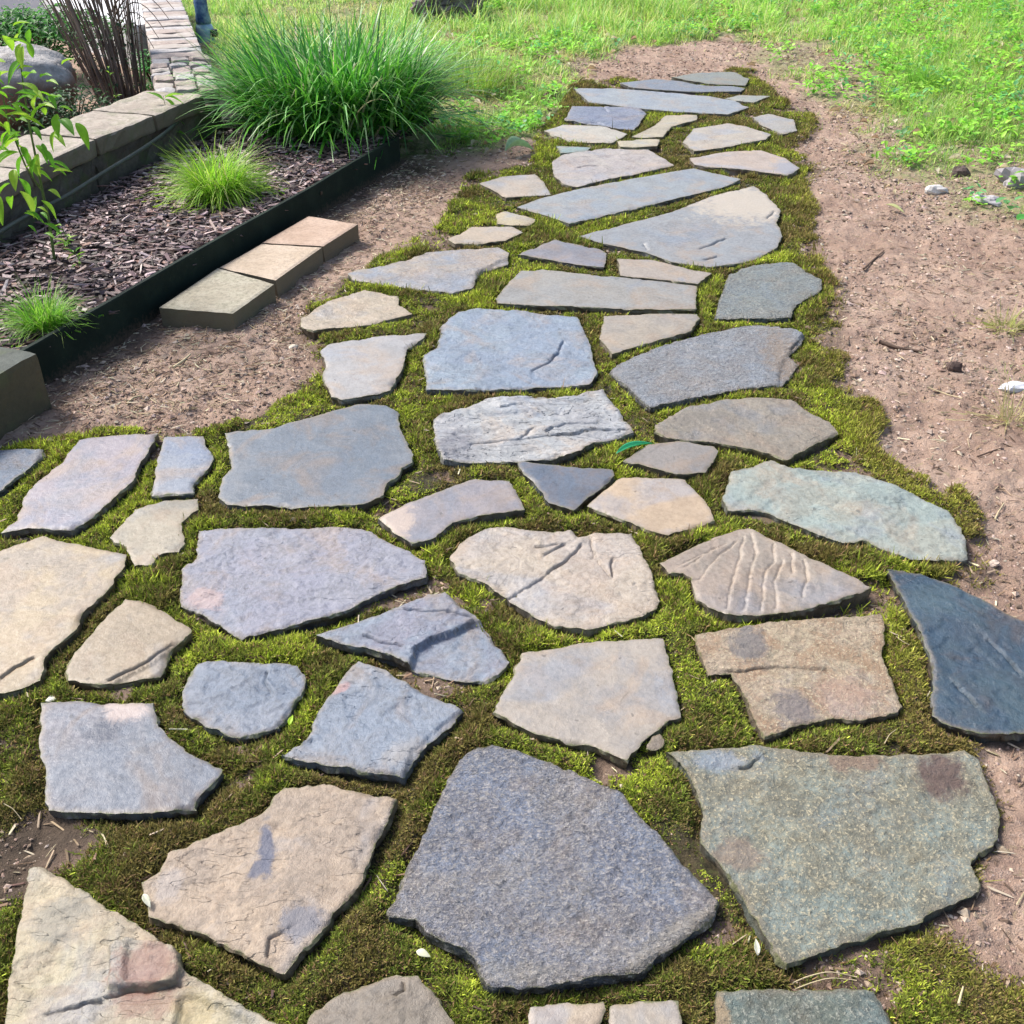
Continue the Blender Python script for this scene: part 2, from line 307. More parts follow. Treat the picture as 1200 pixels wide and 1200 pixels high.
# ---------------------------------------------------------------- the flagstones, traced corner by corner
# (label, colour, second colour, surface, outline, options)
ST = [
("dark bluish slate cut off by the photo's left border, beside the dark edging", (120,140,170),(170,185,205),'cleft',
 [(-70,528),(0,525),(50,524),(50,532),(33,550),(0,575),(-40,590),(-75,580)],{}),
("pale lavender leaf-shaped flagstone near the left border, left of the narrow blue stone", (184,178,194),(165,172,200),'smooth',
 [(92,513),(140,510),(185,507),(180,517),(160,550),(157,563),(133,583),(110,604),(83,620),(33,618),(0,623),(20,608),(27,583),(43,565),(73,540),(84,525)],{}),
("small narrow pale blue upright stone between the lavender stone and the big smooth grey slab", (160,172,195),(145,162,198),'smooth',
 [(193,511),(238,510),(240,518),(250,537),(245,547),(227,565),(226,578),(177,579),(182,547)],{}),
("small cream hatchet-shaped stone below the narrow pale blue stone", (192,184,168),(165,165,160),'smooth',
 [(128,630),(157,595),(177,590),(205,585),(232,584),(233,597),(213,613),(213,623),(217,637),(210,647),(187,650),(177,661),(157,663),(147,640),(133,635)],{}),
("large cream and tan slab cut off by the photo's left border", (204,186,160),(185,176,168),'smooth',
 [(50,628),(100,639),(148,649),(147,663),(123,695),(97,717),(90,737),(83,743),(53,770),(47,797),(20,808),(0,812),(-60,830),(-95,770),(-80,700),(-30,660),(0,645)],{'crack':[[(0,795),(18,780),(40,772)]],'t':.05}),
("small tan rounded kite-shaped stone right of the big cream slab at the left border", (180,165,145),(188,176,160),'smooth',
 [(147,702),(177,707),(200,722),(223,737),(223,742),(197,765),(192,783),(187,790),(150,797),(117,803),(80,798),(77,787),(87,765),(100,750),(130,717)],{'crack':[[(130,797),(155,785),(175,775),(200,757)]],'low':[([(117,806),(150,790),(175,779),(200,760),(195,800)],.006)]}),
("large lilac blue five-sided slab with a pink chip on its lower left rim", (165,170,195),(175,180,200),'cleft',
 [(232,620),(320,618),(410,617),(425,620),(460,638),(498,657),(500,676),(450,693),(407,713),(350,730),(282,746),(263,733),(237,717),(227,710),(211,705),(212,667),(220,659),(230,653),(231,636)],{'spots':[(240,700,26,10,.3,(205,176,170),.6)],'t':.05,'low':[([(205,660),(228,690),(262,705),(290,760),(200,720)],.007)]}),
("large smooth dark grey slab with a concave top rim, right of the narrow blue stone", (140,150,165),(125,140,160),'smooth',
 [(263,505),(310,503),(350,493),(383,483),(420,473),(453,474),(467,483),(468,500),(477,520),(485,533),(483,542),(470,548),(467,557),(453,567),(450,580),(433,588),(417,592),(350,595),(267,592),(256,583),(260,560),(272,548),(268,530)],{}),
("small blue rounded shield-shaped stone with a short crack in its top", (140,155,180),(160,170,190),'cleft',
 [(233,777),(253,774),(300,776),(348,777),(358,793),(353,808),(333,840),(327,850),(280,863),(240,850),(217,833),(214,815),(222,795)],{'crack':[[(313,785),(311,797),(318,810)]]}),
("grey blue stone with a dark rough scab on its face, near the lower left", (122,134,156),(140,142,158),'smooth',
 [(48,823),(107,822),(143,825),(180,823),(183,847),(197,863),(217,880),(240,892),(260,902),(247,920),(230,937),(230,947),(157,953),(110,953),(57,950),(52,940),(53,897),(47,887)],{'spots':[(122,858,20,17,.5,(55,70,95),.85),(148,832,26,14,0,(215,195,185),.7)]}),
("large tan and pink slab with a dark blue stain down its middle, lower left", (205,184,165),(186,170,158),'cleft',
 [(380,918),(417,928),(465,935),(453,967),(433,1007),(420,1040),(390,1070),(377,1093),(350,1118),(333,1140),(290,1120),(227,1090),(173,1072),(167,1047),(165,1033),(187,1020),(197,1000),(230,985),(267,970),(307,953),(333,923),(367,922)],{'spots':[(312,990,9,34,-.25,(98,104,126),.95),(308,1012,9,18,.6,(98,104,126),.9),(355,1080,26,22,.3,(120,124,138),.8),(200,1035,16,18,0,(180,175,175),.5)],'crack':[[(312,1120),(316,1100),(330,1090)]],'t':.05}),
("very large pointed cream triangle slab with a broken reddish hollow, in the lower left corner", (222,210,180),(200,185,165),'cleft',
 [(35,1017),(50,1015),(83,1035),(115,1056),(150,1077),(213,1117),(217,1137),(258,1162),(300,1188),(345,1215),(360,1300),(180,1330),(-10,1300),(-2,1240),(5,1190),(13,1130),(20,1090),(30,1040)],{'spots':[(70,1075,30,34,.5,(150,150,140),.6),(172,1135,38,32,0,(150,108,94),.75),(170,1175,42,20,0,(160,122,106),.6),(225,1185,26,22,.5,(192,174,126),.6),(62,1160,30,8,0,(150,130,110),.5)],'low':[([(128,1112),(150,1098),(206,1110),(216,1137),(208,1152),(127,1160)],-.013),([(150,1106),(172,1104),(174,1150),(148,1152)],.006),([(175,1106),(196,1110),(196,1149),(176,1151)],.003),([(210,1165),(260,1175),(330,1230),(200,1230)],.008)],'crack':[[(125,1167),(165,1160),(208,1155)],[(55,1188),(80,1180),(120,1172)]],'t':.065}),
("largest blue grey rough granular slab with a blunt peak, front middle of the path", (150,162,190),(205,200,198),'granular',
 [(547,880),(577,872),(610,880),(650,897),(690,912),(727,928),(750,957),(785,990),(815,1024),(842,1056),(838,1072),(815,1090),(790,1108),(750,1137),(683,1148),(650,1153),(577,1155),(570,1150),(560,1130),(547,1117),(510,1098),(487,1075),(453,1072),(463,1047),(483,1007),(500,973),(517,930),(537,893)],{'t':.065,'spots':[(790,1100,70,16,-.6,(210,200,180),.5),(600,1140,70,14,0,(200,190,170),.4)]}),
("largest green grey coarse slab, front right, with a brown patch near its top right corner", (150,165,162),(205,195,165),'coarse',
 [(780,880),(800,878),(840,876),(883,873),(950,882),(987,885),(1033,885),(1083,882),(1130,878),(1147,890),(1157,917),(1172,953),(1165,990),(1147,997),(1138,1013),(1147,1033),(1148,1045),(1090,1070),(1083,1080),(1013,1100),(960,1115),(922,1128),(913,1123),(893,1090),(870,1047),(850,1022),(830,997),(822,987),(823,947),(813,917),(798,893)],{'t':.07,'spots':[(1103,908,30,24,0,(110,85,80),.85),(1000,890,40,14,0,(160,125,105),.6),(865,1000,30,18,0,(165,140,125),.55),(840,890,40,12,0,(165,180,200),.6)],'crack':[[(868,900),(880,896),(890,888)]]}),
("dark green grey slab cut off by the bottom border, right of the two tan stones", (125,145,145),(165,170,160),'coarse',
 [(840,1160),(900,1157),(960,1159),(1025,1158),(1035,1180),(1060,1230),(1050,1290),(850,1290),(838,1200)],{'spots':[(848,1200,10,50,0,(190,165,130),.7)]}),
("left one of two pale tan stones side by side at the bottom border", (215,198,180),(205,185,168),'smooth',
 [(622,1180),(660,1175),(707,1173),(710,1183),(702,1200),(690,1240),(612,1240),(617,1206)],{}),
("right one of two pale tan stones side by side at the bottom border", (208,195,180),(190,182,175),'smooth',
 [(716,1177),(755,1173),(795,1172),(800,1195),(805,1240),(702,1240),(712,1204)],{}),
("brownish grey round-topped stone cut off by the bottom border, left of the two tan stones", (150,142,132),(165,155,145),'cleft',
 [(358,1205),(368,1183),(393,1167),(423,1153),(450,1142),(490,1143),(497,1153),(513,1170),(532,1200),(540,1250),(360,1250)],{'crack':[[(476,1150),(474,1162),(462,1168)]]}),
("medium blue kite-shaped stone with chipped face, pointed to lower left, above the big granular slab", (150,165,190),(170,178,195),'cleft',
 [(420,773),(447,783),(480,800),(543,830),(533,843),(500,870),(483,890),(473,908),(440,905),(400,898),(380,893),(330,883),(360,863),(370,840),(385,815),(405,787)],{'spots':[(398,806,14,5,-.6,(205,160,155),.7),(470,880,30,12,-.5,(180,175,170),.5)],'low':[([(330,875),(362,868),(385,888),(400,905),(330,900)],.006),([(470,915),(480,880),(548,826),(560,850)],.005)],'t':.05}),
("smooth beige grey five-sided slab with a notch cut in its right side, middle right", (200,192,185),(185,185,190),'smooth',
 [(612,763),(660,757),(700,750),(777,748),(781,765),(790,800),(798,840),(784,843),(757,865),(735,890),(715,882),(690,872),(667,870),(640,862),(610,850),(577,835),(590,812),(602,790)],{}),
("blue stone split in two layers with a dark ledge across its right half", (155,170,195),(165,165,190),'cleft',
 [(370,742),(400,733),(450,715),(500,695),(522,692),(540,710),(558,722),(575,737),(590,758),(597,770),(585,783),(570,791),(540,793),(515,787),(485,780),(455,766),(430,757),(400,752)],{'low':[([(484,759),(505,746),(530,736),(556,724),(620,735),(610,800),(520,800),(478,785)],.016)],'crack':[[(474,713),(500,716),(530,716),(552,722)],[(425,742),(450,751),(472,755)]],'t':.05}),
("large cream and pink slab with a long diagonal crack, middle of the path", (215,205,200),(228,212,195),'cleft',
 [(527,653),(543,633),(563,620),(583,616),(637,622),(670,620),(677,627),(705,624),(740,623),(750,640),(760,665),(775,703),(770,712),(753,723),(717,730),(690,737),(650,733),(623,720),(597,703),(570,683),(537,670)],{'crack':[[(596,699),(625,683),(645,668),(665,655),(682,636)],[(694,630),(697,652)],[(700,655),(716,675),(718,655)],[(630,640),(655,636)],[(640,648),(662,636)]],'t':.05}),
("tan triangle stone with wavy ripple lines over its face, right of the cracked cream slab", (195,180,170),(200,190,180),'ripple',
 [(773,660),(800,647),(830,633),(860,622),(877,618),(890,623),(927,643),(975,666),(1022,688),(983,703),(927,717),(890,721),(850,720),(830,712),(817,703),(810,677),(800,672),(783,673)],{'crack':[[(850,637),(823,650),(802,667)],[(840,640),(815,652),(795,664)],[(863,635),(840,653),(819,680)],[(873,629),(863,667),(852,713)],[(882,626),(887,650),(877,683),(872,714)],[(905,637),(907,657),(895,680),(892,715)],[(917,657),(908,683),(910,713)],[(928,649),(929,670)],[(942,657),(947,680),(940,700)]]}),
("long pale green flagstone slanting along the right dirt bank", (180,198,198),(200,205,195),'cleft',
 [(847,583),(857,553),(883,547),(903,538),(930,547),(970,550),(1003,552),(1050,567),(1080,583),(1112,597),(1127,617),(1133,633),(1135,652),(1100,655),(1067,653),(1033,642),(1017,633),(987,635),(960,627),(933,613),(900,600),(885,597),(853,597)],{'t':.055}),
("small peach coloured six-sided stone, middle of the path", (232,205,180),(225,200,178),'smooth',
 [(688,593),(722,563),(730,559),(765,560),(803,562),(813,573),(833,597),(838,610),(783,627),(773,625),(750,617),(730,610)],{'t':.05}),
("small dark blue triangle stone pointing down, left of the peach stone", (118,132,155),(110,125,150),'smooth',
 [(607,540),(637,543),(675,547),(717,550),(720,557),(703,573),(672,597),(658,593),(643,588),(627,567),(613,553)],{}),
("small two-tone wedge stone, mauve on the right and beige at its left tip", (175,172,182),(165,165,180),'smooth',
 [(442,607),(480,588),(510,577),(537,567),(557,561),(597,563),(607,580),(615,597),(590,601),(557,605),(530,612),(507,630),(483,637),(460,623)],{'spots':[(462,610,24,26,0,(210,192,178),.85)]}),
("small grey lens-shaped stone under the brownish grey slab, beside the green leaf", (165,162,162),(175,170,168),'smooth',
 [(730,540),(760,520),(797,516),(837,522),(842,527),(827,553),(793,555),(763,547)],{}),
("long brownish grey six-sided stone right of the layered white one", (165,158,148),(180,172,162),'cleft',
 [(767,497),(800,477),(850,467),(890,465),(927,467),(950,483),(973,493),(983,507),(950,523),(922,538),(907,532),(870,523),(837,517),(783,513),(767,507)],{'spots':[(820,490,40,9,-.25,(125,120,112),.6)]}),
("long whitish stone of thin splintered layers, below the big blue slab", (205,212,222),(185,190,205),'layered',
 [(508,490),(537,480),(563,467),(610,462),(627,467),(670,465),(707,456),(720,473),(743,505),(703,515),(670,532),(633,535),(600,538),(557,538),(520,537),(512,525),(508,513)],{'crack':[[(552,522),(600,517),(640,510),(690,505),(735,503)],[(610,512),(625,503)],[(640,505),(665,495),(700,492)],[(588,475),(612,474)]],'spots':[(530,520,22,16,0,(95,95,110),.5)],'t':.05}),
("big bright blue slab with chipped texture, centre of the path above the layered white stone", (160,178,208),(170,190,215),'cleft',
 [(517,382),(537,365),(557,361),(617,363),(650,368),(677,370),(690,400),(700,438),(690,450),(633,452),(567,457),(500,457),(497,417),(513,407)],{'crack':[[(625,433),(640,425),(655,413),(660,400)]],'t':.05}),
("pale grey stone with a pointed top right tip, left of the big bright blue slab", (200,202,210),(205,205,210),'smooth',
 [(375,410),(383,403),(447,393),(500,390),(497,395),(477,407),(472,430),(457,457),(423,465),(400,469),(388,465),(377,440),(382,428)],{}),
("small cream stone at the moss edge, nearest to the concrete pavers", (215,200,182),(222,208,190),'cleft',
 [(352,373),(383,353),(427,338),(467,347),(467,357),(483,367),(450,375),(427,380),(395,383),(367,387),(353,382)],{}),
("long blue and tan stone with a thin left tail, right of the far paver", (170,180,200),(215,200,185),'cleft',
 [(407,320),(417,315),(450,312),(500,295),(545,292),(583,290),(597,297),(595,308),(563,317),(553,337),(530,342),(487,337),(440,332),(413,327)],{'low':[([(560,320),(585,306),(605,300),(605,325),(560,350)],.008)]}),
("thin tan stone below the tiny yellowish one, left rim of the path", (222,205,188),(225,208,190),'smooth',
 [(525,280),(553,266),(600,265),(613,272),(593,282),(560,285),(533,285)],{}),
("tiny pale yellowish stone at the left end of the long smooth grey plank stone", (228,212,180),(225,208,182),'smooth',
 [(581,250),(593,246),(628,257),(620,264),(600,264),(583,262)],{}),
("small pale pinkish stone at the left rim, above the long smooth grey plank stone", (220,208,198),(212,202,192),'smooth',
 [(561,215),(587,207),(627,203),(637,213),(646,228),(593,231)],{}),
("long smooth grey blue plank-shaped stone slanting up to the right, far half of the path", (178,188,200),(185,192,200),'smooth',
 [(606,242),(633,232),(675,222),(717,213),(770,204),(813,197),(868,210),(853,217),(817,227),(733,247),(667,262),(640,253)],{}),
("big grey fan-shaped slab with a beige far corner and black nicks", (175,182,192),(178,182,190),'smooth',
 [(678,277),(733,262),(787,248),(833,230),(883,218),(900,230),(915,247),(910,260),(917,277),(910,290),(890,301),(867,308),(833,313),(787,307),(757,295),(717,287)],{'spots':[(870,238,60,22,.35,(212,200,182),.85)],'crack':[[(820,291),(835,286),(850,279)],[(755,285),(758,292)],[(898,256),(908,248)],[(826,304),(840,300)]],'t':.055}),
("small dark mauve stone between the fan-shaped slab and the long grey rectangular one", (165,165,178),(150,152,165),'smooth',
 [(607,297),(650,280),(703,292),(711,297),(708,313),(685,311),(660,307)],{}),
("narrow beige sliver stone below the fan-shaped slab", (200,190,182),(195,185,178),'smooth',
 [(723,303),(767,305),(813,317),(834,320),(817,333),(770,328),(727,323)],{}),
("long grey rectangular stone across the path, above the big bright blue slab", (178,180,182),(185,183,180),'smooth',
 [(580,350),(595,332),(610,317),(635,315),(680,320),(720,324),(780,330),(817,335),(815,362),(740,362),(690,360),(640,358),(583,355)],{}),
("granular blue green six-sided stone at the right rim below the fan-shaped slab", (160,175,185),(185,190,185),'granular',
 [(855,320),(883,310),(930,307),(943,317),(963,328),(963,340),(933,357),(927,372),(880,373),(837,373),(845,345)],{}),
("small beige wedge stone between the bright blue slab and the long bluish oval", (200,190,178),(185,180,175),'smooth',
 [(702,397),(708,370),(760,368),(817,368),(820,373),(810,388),(767,400),(717,415)],{}),
("long bluish oval stone with a broken tan right end", (178,188,205),(185,190,200),'granular',
 [(715,433),(743,417),(790,400),(830,390),(867,383),(900,382),(927,383),(943,390),(940,400),(925,415),(937,425),(917,450),(890,453),(863,457),(817,465),(790,470),(762,477),(750,467)],{'spots':[(922,418,26,34,0,(200,178,155),.8)],'low':[([(943,388),(925,412),(915,430),(912,455),(960,450),(960,385)],.007)],'crack':[[(925,408),(938,398)]]}),
("thin white stone at the left rim, just below the small deep blue one", (228,224,215),(222,218,208),'smooth',
 [(637,153),(660,146),(710,148),(735,157),(717,167),(690,167),(667,165)],{}),
("small deep blue stone with a dark notch, left rim near the far end", (150,160,190),(160,168,192),'cleft',
 [(662,140),(670,123),(710,124),(750,125),(758,132),(743,152),(725,151),(707,148)],{'crack':[[(685,144),(700,143),(712,147)],[(708,124),(712,130)]]}),
("very long pale blue grey plank stone across the far end of the path", (185,195,208),(180,190,205),'smooth',
 [(672,103),(717,103),(787,108),(830,112),(860,117),(878,125),(853,134),(820,132),(780,130),(740,126),(710,122),(690,120)],{}),
("dark blue flat stone at the far end, left of the round greenish one", (150,160,180),(160,168,182),'smooth',
 [(727,97),(767,92),(800,95),(827,100),(858,101),(873,103),(868,107),(807,107),(743,103)],{}),
("round greenish grey stone, farthest of all on the path", (160,168,165),(170,172,165),'smooth',
 [(787,90),(820,85),(860,84),(878,92),(873,100),(833,98),(805,94)],{}),
("tiny grey green sliver stone at the right end of the very long plank stone", (185,192,188),(190,195,190),'smooth',
 [(850,115),(867,111),(903,112),(883,120),(866,118)],{}),
("pale yellow L-shaped stone below the middle of the very long plank stone", (225,215,190),(215,205,185),'smooth',
 [(740,160),(767,147),(780,135),(800,134),(817,134),(817,140),(787,148),(777,160),(757,161)],{}),
("tiny pale yellow strip stone below the pale L-shaped one", (230,220,195),(225,215,190),'smooth',
 [(723,165),(750,163),(773,163),(770,171),(745,173),(727,172)],{}),
("rough pale mauve stone with pitted face, directly above the long grey plank stone", (208,200,202),(222,215,212),'cleft',
 [(647,190),(660,180),(685,176),(713,173),(760,175),(790,193),(760,200),(740,204),(717,208),(677,218),(660,215),(648,203)],{'crack':[[(675,196),(690,194),(704,194)]]}),
("tiny teal tinted sliver stone behind the rough pale mauve stone", (165,195,200),(180,200,200),'smooth',
 [(652,170),(693,172),(687,177),(657,179)],{}),
("cream oval stone on the right side near the far end, upper of a pair", (222,212,200),(218,208,198),'smooth',
 [(800,167),(813,150),(853,144),(880,149),(904,157),(897,163),(870,168),(847,173),(813,177)],{}),
("pale pink oval stone with a grey right tip, near the far end", (225,208,200),(222,205,196),'smooth',
 [(808,185),(850,178),(890,175),(920,185),(937,197),(923,205),(895,202),(867,198),(830,196),(813,193)],{'spots':[(925,198,18,10,0,(165,168,178),.8)]}),
("small light grey round stone on the right rim near the far end", (195,195,195),(205,200,195),'smooth',
 [(882,137),(900,133),(930,140),(934,153),(917,157),(893,147)],{}),
("large tan boot-shaped slab with grey patches and a crack, above the green grey slab", (205,185,165),(215,200,170),'coarse',
 [(815,743),(845,738),(877,733),(950,725),(1033,719),(1037,733),(1033,767),(1047,797),(1058,827),(1053,833),(1013,843),(977,840),(933,848),(910,858),(897,860),(880,830),(867,803),(857,788),(830,790),(820,763)],{'spots':[(878,755,22,22,0,(125,125,130),.75),(930,828,34,18,.6,(130,125,130),.75),(990,815,40,20,0,(205,172,158),.4)],'crack':[[(855,786),(895,781),(930,780),(970,783)]],'t':.055}),
("dark slate blue slab with pale scratches, cut off by the right border", (70,95,120),(95,120,135),'cleft',
 [(1040,665),(1083,670),(1115,682),(1145,697),(1200,725),(1270,760),(1290,840),(1200,857),(1150,858),(1115,850),(1093,837),(1093,790),(1090,770),(1080,740),(1063,710)],{'crack':[[(1085,760),(1094,785)],[(1120,800),(1145,825)],[(1160,750),(1200,790)]],'t':.055}),
("flat muddy brown stone half buried under the long pale green flagstone", (150,130,108),(140,125,105),'smooth',
 [(868,606),(885,600),(910,604),(935,614),(945,622),(935,631),(905,627),(882,617)],{'top':.022,'t':.04}),
("small ochre stone poking out under the right end of the largest green grey slab", (165,140,100),(150,125,95),'cleft',
 [(1140,1010),(1152,985),(1172,975),(1184,980),(1183,995),(1160,1005),(1150,1030),(1153,1048),(1120,1065),(1095,1078),(1085,1085),(1084,1070),(1120,1040)],{'top':.014,'t':.04}),
("brown pebble-sized stone in the moss at the notch of the beige five-sided slab", (150,140,130),(140,130,120),'cleft',
 [(757,880),(764,864),(773,860),(778,868),(776,876),(765,880)],{'top':.03}),
]
TOP = 0.040
def resample(poly, s, rough, seed):
    out = []
    n = len(poly)
    for i in range(n):
        a = poly[i]; b = poly[(i + 1) % n]; L = np.hypot(*(b - a)); k = max(1, int(round(L / s)))
        nrm = np.array([(b - a)[1], -(b - a)[0]]) / (L + 1e-9)
        for j in range(k):
            t = j / k; p = a + (b - a) * t
            w = math.sin(math.pi * min(1, max(0, t))) ** .5 if 0 < t < 1 else 0
            d = (fbm(p[0] + seed, p[1], .07, 3, 4, .65) * 1.0 + fbm(p[0] + seed, p[1], .016, 4, 2) * .55) * rough
            out.append(p + nrm * float(d) * (0.35 + .65 * w))
    return np.array(out)
stones = []          # (outline in metres, top)
for i, (label, c1, c2, typ, px, opt) in enumerate(ST):
    top = opt.get('top', TOP + (h2(np.array(i), np.array(3), 5) - .5) * .006)
    poly = P(px, top)
    area = 0.5 * np.sum(poly[:, 0] * np.roll(poly[:, 1], -1) - np.roll(poly[:, 0], -1) * poly[:, 1])
    if area < 0: poly = poly[::-1]
    stones.append((poly, float(top)))

def build_stone(i):
    label, c1, c2, typ, px, opt = ST[i]
    poly, top = stones[i]
    cen = poly.mean(0); dep = depth(cen[1]); s = max(.0042, .0023 * dep)
    if typ in ('smooth',): s *= 1.35
    loop = resample(poly, s * 1.1, .0065, i * 3.1)
    nb = len(loop)
    lo, hi = loop.min(0), loop.max(0)
    gx, gy = np.meshgrid(np.arange(lo[0], hi[0], s), np.arange(lo[1], hi[1], s))
    gx = gx + (rng.random(gx.shape) - .5) * s * .35; gy = gy + (rng.random(gy.shape) - .5) * s * .35
    gx = gx.ravel(); gy = gy.ravel()
    d = sdf(gx, gy, loop); k = d < -.55 * s
    inner = np.c_[gx[k], gy[k]]; cracks = []; extra = []
    for line in opt.get('crack', []):
        lp = P(line, top); out = []
        for a_, b_ in zip(lp[:-1], lp[1:]):
            kk = max(2, int(np.hypot(*(b_ - a_)) / .006)); out += [a_ + (b_ - a_) * t_ / kk for t_ in range(kk)]
        out = np.array(out + [lp[-1]])
        out = out + np.c_[fbm(out[:, 0], out[:, 1], .03, 1, 3), fbm(out[:, 0], out[:, 1], .03, 2, 3)] * .006
        cw = .0016 + .0008 * dep; cracks.append((out, cw)); tg = np.gradient(out, axis=0); tg /= np.hypot(tg[:, 0], tg[:, 1])[:, None] + 1e-9; nn_ = np.c_[-tg[:, 1], tg[:, 0]]
        dl, _ = dline(inner[:, 0], inner[:, 1], out); inner = inner[dl > cw * 1.7]
        fine_ = np.repeat(np.arange(len(out) - 1), 2) + np.tile([0, .5], len(out) - 1)
        for off_ in (-1.15, -.3, .3, 1.15):
            q_ = out + nn_ * cw * off_; extra.append(np.c_[np.interp(fine_, np.arange(len(out)), q_[:, 0]), np.interp(fine_, np.arange(len(out)), q_[:, 1])])
    if extra:
        ex = np.vstack(extra); ex = ex[sdf(ex[:, 0], ex[:, 1], loop) < -.5 * s]; inner = np.vstack([inner, ex])
    pts = np.vstack([loop, inner])
    res = delaunay_2d_cdt([Vector((a, b)) for a, b in pts], [], [list(range(nb))], 1, 1e-7)
    vs = np.array([(v.x, v.y) for v in res[0]]); tris = np.array([list(f) for f in res[2] if len(f) == 3], int)
    x, y = vs[:, 0], vs[:, 1]
    dd = np.abs(sdf(x, y, loop)); q = i * 5.37
    a = fbm(x + q, y, .28, 1, 2) * .0030
    if typ == 'smooth': a = a + fbm(x + q, y, .05, 2, 3) * .0011
    elif typ == 'cleft':
        th = random.Random(i).uniform(-.6, .6); u = x * math.cos(th) + y * math.sin(th); v = -x * math.sin(th) + y * math.cos(th)
        n = fbm(u + q, v * 1.7, .20, 5, 5, .58) * 3.2; fl = np.floor(n); a = a + (fl + sstep(.90, 1, n - fl)) * .0024
        a = a + fbm(x + q, y, .03, 7, 3) * .0009
    elif typ == 'granular': a = a + fbm(x + q, y * 1.3, .022, 2, 3, .7) * .0042 + fbm(x, y + q, .08, 8, 2) * .002
    elif typ == 'coarse':
        n = fbm(x + q, y * 1.5, .16, 5, 4) * 2.5; fl = np.floor(n); a = a + (fl + sstep(.8, 1, n - fl)) * .0022
        a = a + fbm(x + q, y, .018, 2, 3, .7) * .0030
    elif typ == 'layered':
        n = fbm(x * .35 + q, y * 1.9, .10, 5, 4) * 4.5; fl = np.floor(n); a = a + (fl + sstep(.75, 1, n - fl)) * .0040
    elif typ == 'ripple':
        a = a + fbm(x * 2.2 + q, y * .6, .05, 5, 3) * .0022
    for ln, cw in cracks:
        dl, sd = dline(x, y, ln)
        tp = .35 + .65 * np.clip(fbm(x, y, .04, 6, 2) + .6, 0, 1)
        a = a - (.0065 if typ != 'ripple' else .0038) * sstep(cw, cw * .25, dl) * tp + .0016 * sd * sstep(.035, 0, dl)
    for reg, dz in opt.get('low', []):
        rp = P(reg, top); dr = sdf(x + fbm(x, y, .05, 1, 3) * .008, y + fbm(x, y, .05, 2, 3) * .008, rp)
        a = a - dz * sstep(s * .6, -s * .6, dr)
    ch = sstep(.1, .7, fbm(x + q, y, .07, 9, 3)); ew = .002 + .008 * ch
    z = top + a - (.0012 + .006 * ch) * sstep(ew, 0, dd) ** 1.3
    V = [np.c_[x, y, z]]
    # walls: rings going down, each a little in or out like split layers
    T = opt.get('t', .05 if s < .01 else .045)
    V.append(np.c_[loop, z[:nb]]); prev = len(vs) + np.arange(nb); Fs = [tris]; off = len(vs) + nb
    nx = np.roll(loop, -1, 0) - np.roll(loop, 1, 0); nx /= (np.hypot(nx[:, 0], nx[:, 1])[:, None] + 1e-9)
    nrm = np.c_[nx[:, 1], -nx[:, 0]]
    zb = z[:nb]
    for k, fr in enumerate((.10, .32, .55, 1.0)):
        o = (fbm(loop[:, 0] * 1 + k * 7, loop[:, 1], .06, 11 + k, 3) * .006 + fbm(loop[:, 0] - k * 3, loop[:, 1], .014, 31 + k, 2) * .0035 + (.0, -.001, -.004, -.004)[k])
        p = loop + nrm * o[:, None]
        zz = zb - T * fr + fbm(loop[:, 0], loop[:, 1], .08, 20 + k, 2) * .003 * (k < 3)
        V.append(np.c_[p, zz]); cur = off + np.arange(nb); off += nb
        Fs.append(np.c_[prev, cur, np.roll(cur, -1), np.roll(prev, -1)]); prev = cur
    V = np.vstack(V)
    # spots to local metres
    spots = []
    for (sx, sy, rx, ry, ang, scol, am) in opt.get('spots', []):
        p0 = np.array(at(sx, sy, top)); px1 = np.array(at(sx + rx, sy, top)); py1 = np.array(at(sx, sy - ry, top))
        spots.append((p0[0] - cen[0], p0[1] - cen[1], abs(px1[0] - p0[0]), abs(py1[1] - p0[1]), -ang, scol, am))
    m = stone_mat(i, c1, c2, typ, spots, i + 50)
    base3 = (cen[0], cen[1], top - T); ncol = np.ones((len(V), 3)); ncol[:len(vs), 0] = np.exp(-dd / .022); ncol[:len(vs), 1] = np.exp(-dd / .007)
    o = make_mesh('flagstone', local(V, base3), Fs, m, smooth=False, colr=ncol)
    me = o.data; sm = np.zeros(len(me.polygons), bool); sm[:len(tris)] = True
    me.polygons.foreach_set('use_smooth', sm)
    o.location = base3
    tag(o, label, 'flagstone', 'flagstones laid in the moss path')

# ---------------------------------------------------------------- raster of distance to the nearest stone
RX0, RY0, RS = -2.4, .3, .008; RNX, RNY = 600, 1130
rx = RX0 + np.arange(RNX) * RS; ry = RY0 + np.arange(RNY) * RS
SD = np.full((RNY, RNX), 1.0)
for poly, top in stones:
    if top < .03: continue
    lo = poly.min(0) - .12; hi = poly.max(0) + .12
    i0, i1 = np.searchsorted(rx, [lo[0], hi[0]]); j0, j1 = np.searchsorted(ry, [lo[1], hi[1]])
    if i1 <= i0 or j1 <= j0: continue
    X, Y = np.meshgrid(rx[i0:i1], ry[j0:j1])
    SD[j0:j1, i0:i1] = np.minimum(SD[j0:j1, i0:i1], sdf(X, Y, poly))
def stone_d(x, y):
    fx = np.clip((x - RX0) / RS, 0, RNX - 1.001); fy = np.clip((y - RY0) / RS, 0, RNY - 1.001)
    ix = fx.astype(int); iy = fy.astype(int); u = fx - ix; v = fy - iy
    r = (SD[iy, ix] * (1 - u) + SD[iy, ix + 1] * u) * (1 - v) + (SD[iy + 1, ix] * (1 - u) + SD[iy + 1, ix + 1] * u) * v
    out = (x < RX0) | (x > RX0 + RS * RNX) | (y < RY0) | (y > RY0 + RS * RNY)
    return np.where(out, 1.0, r)

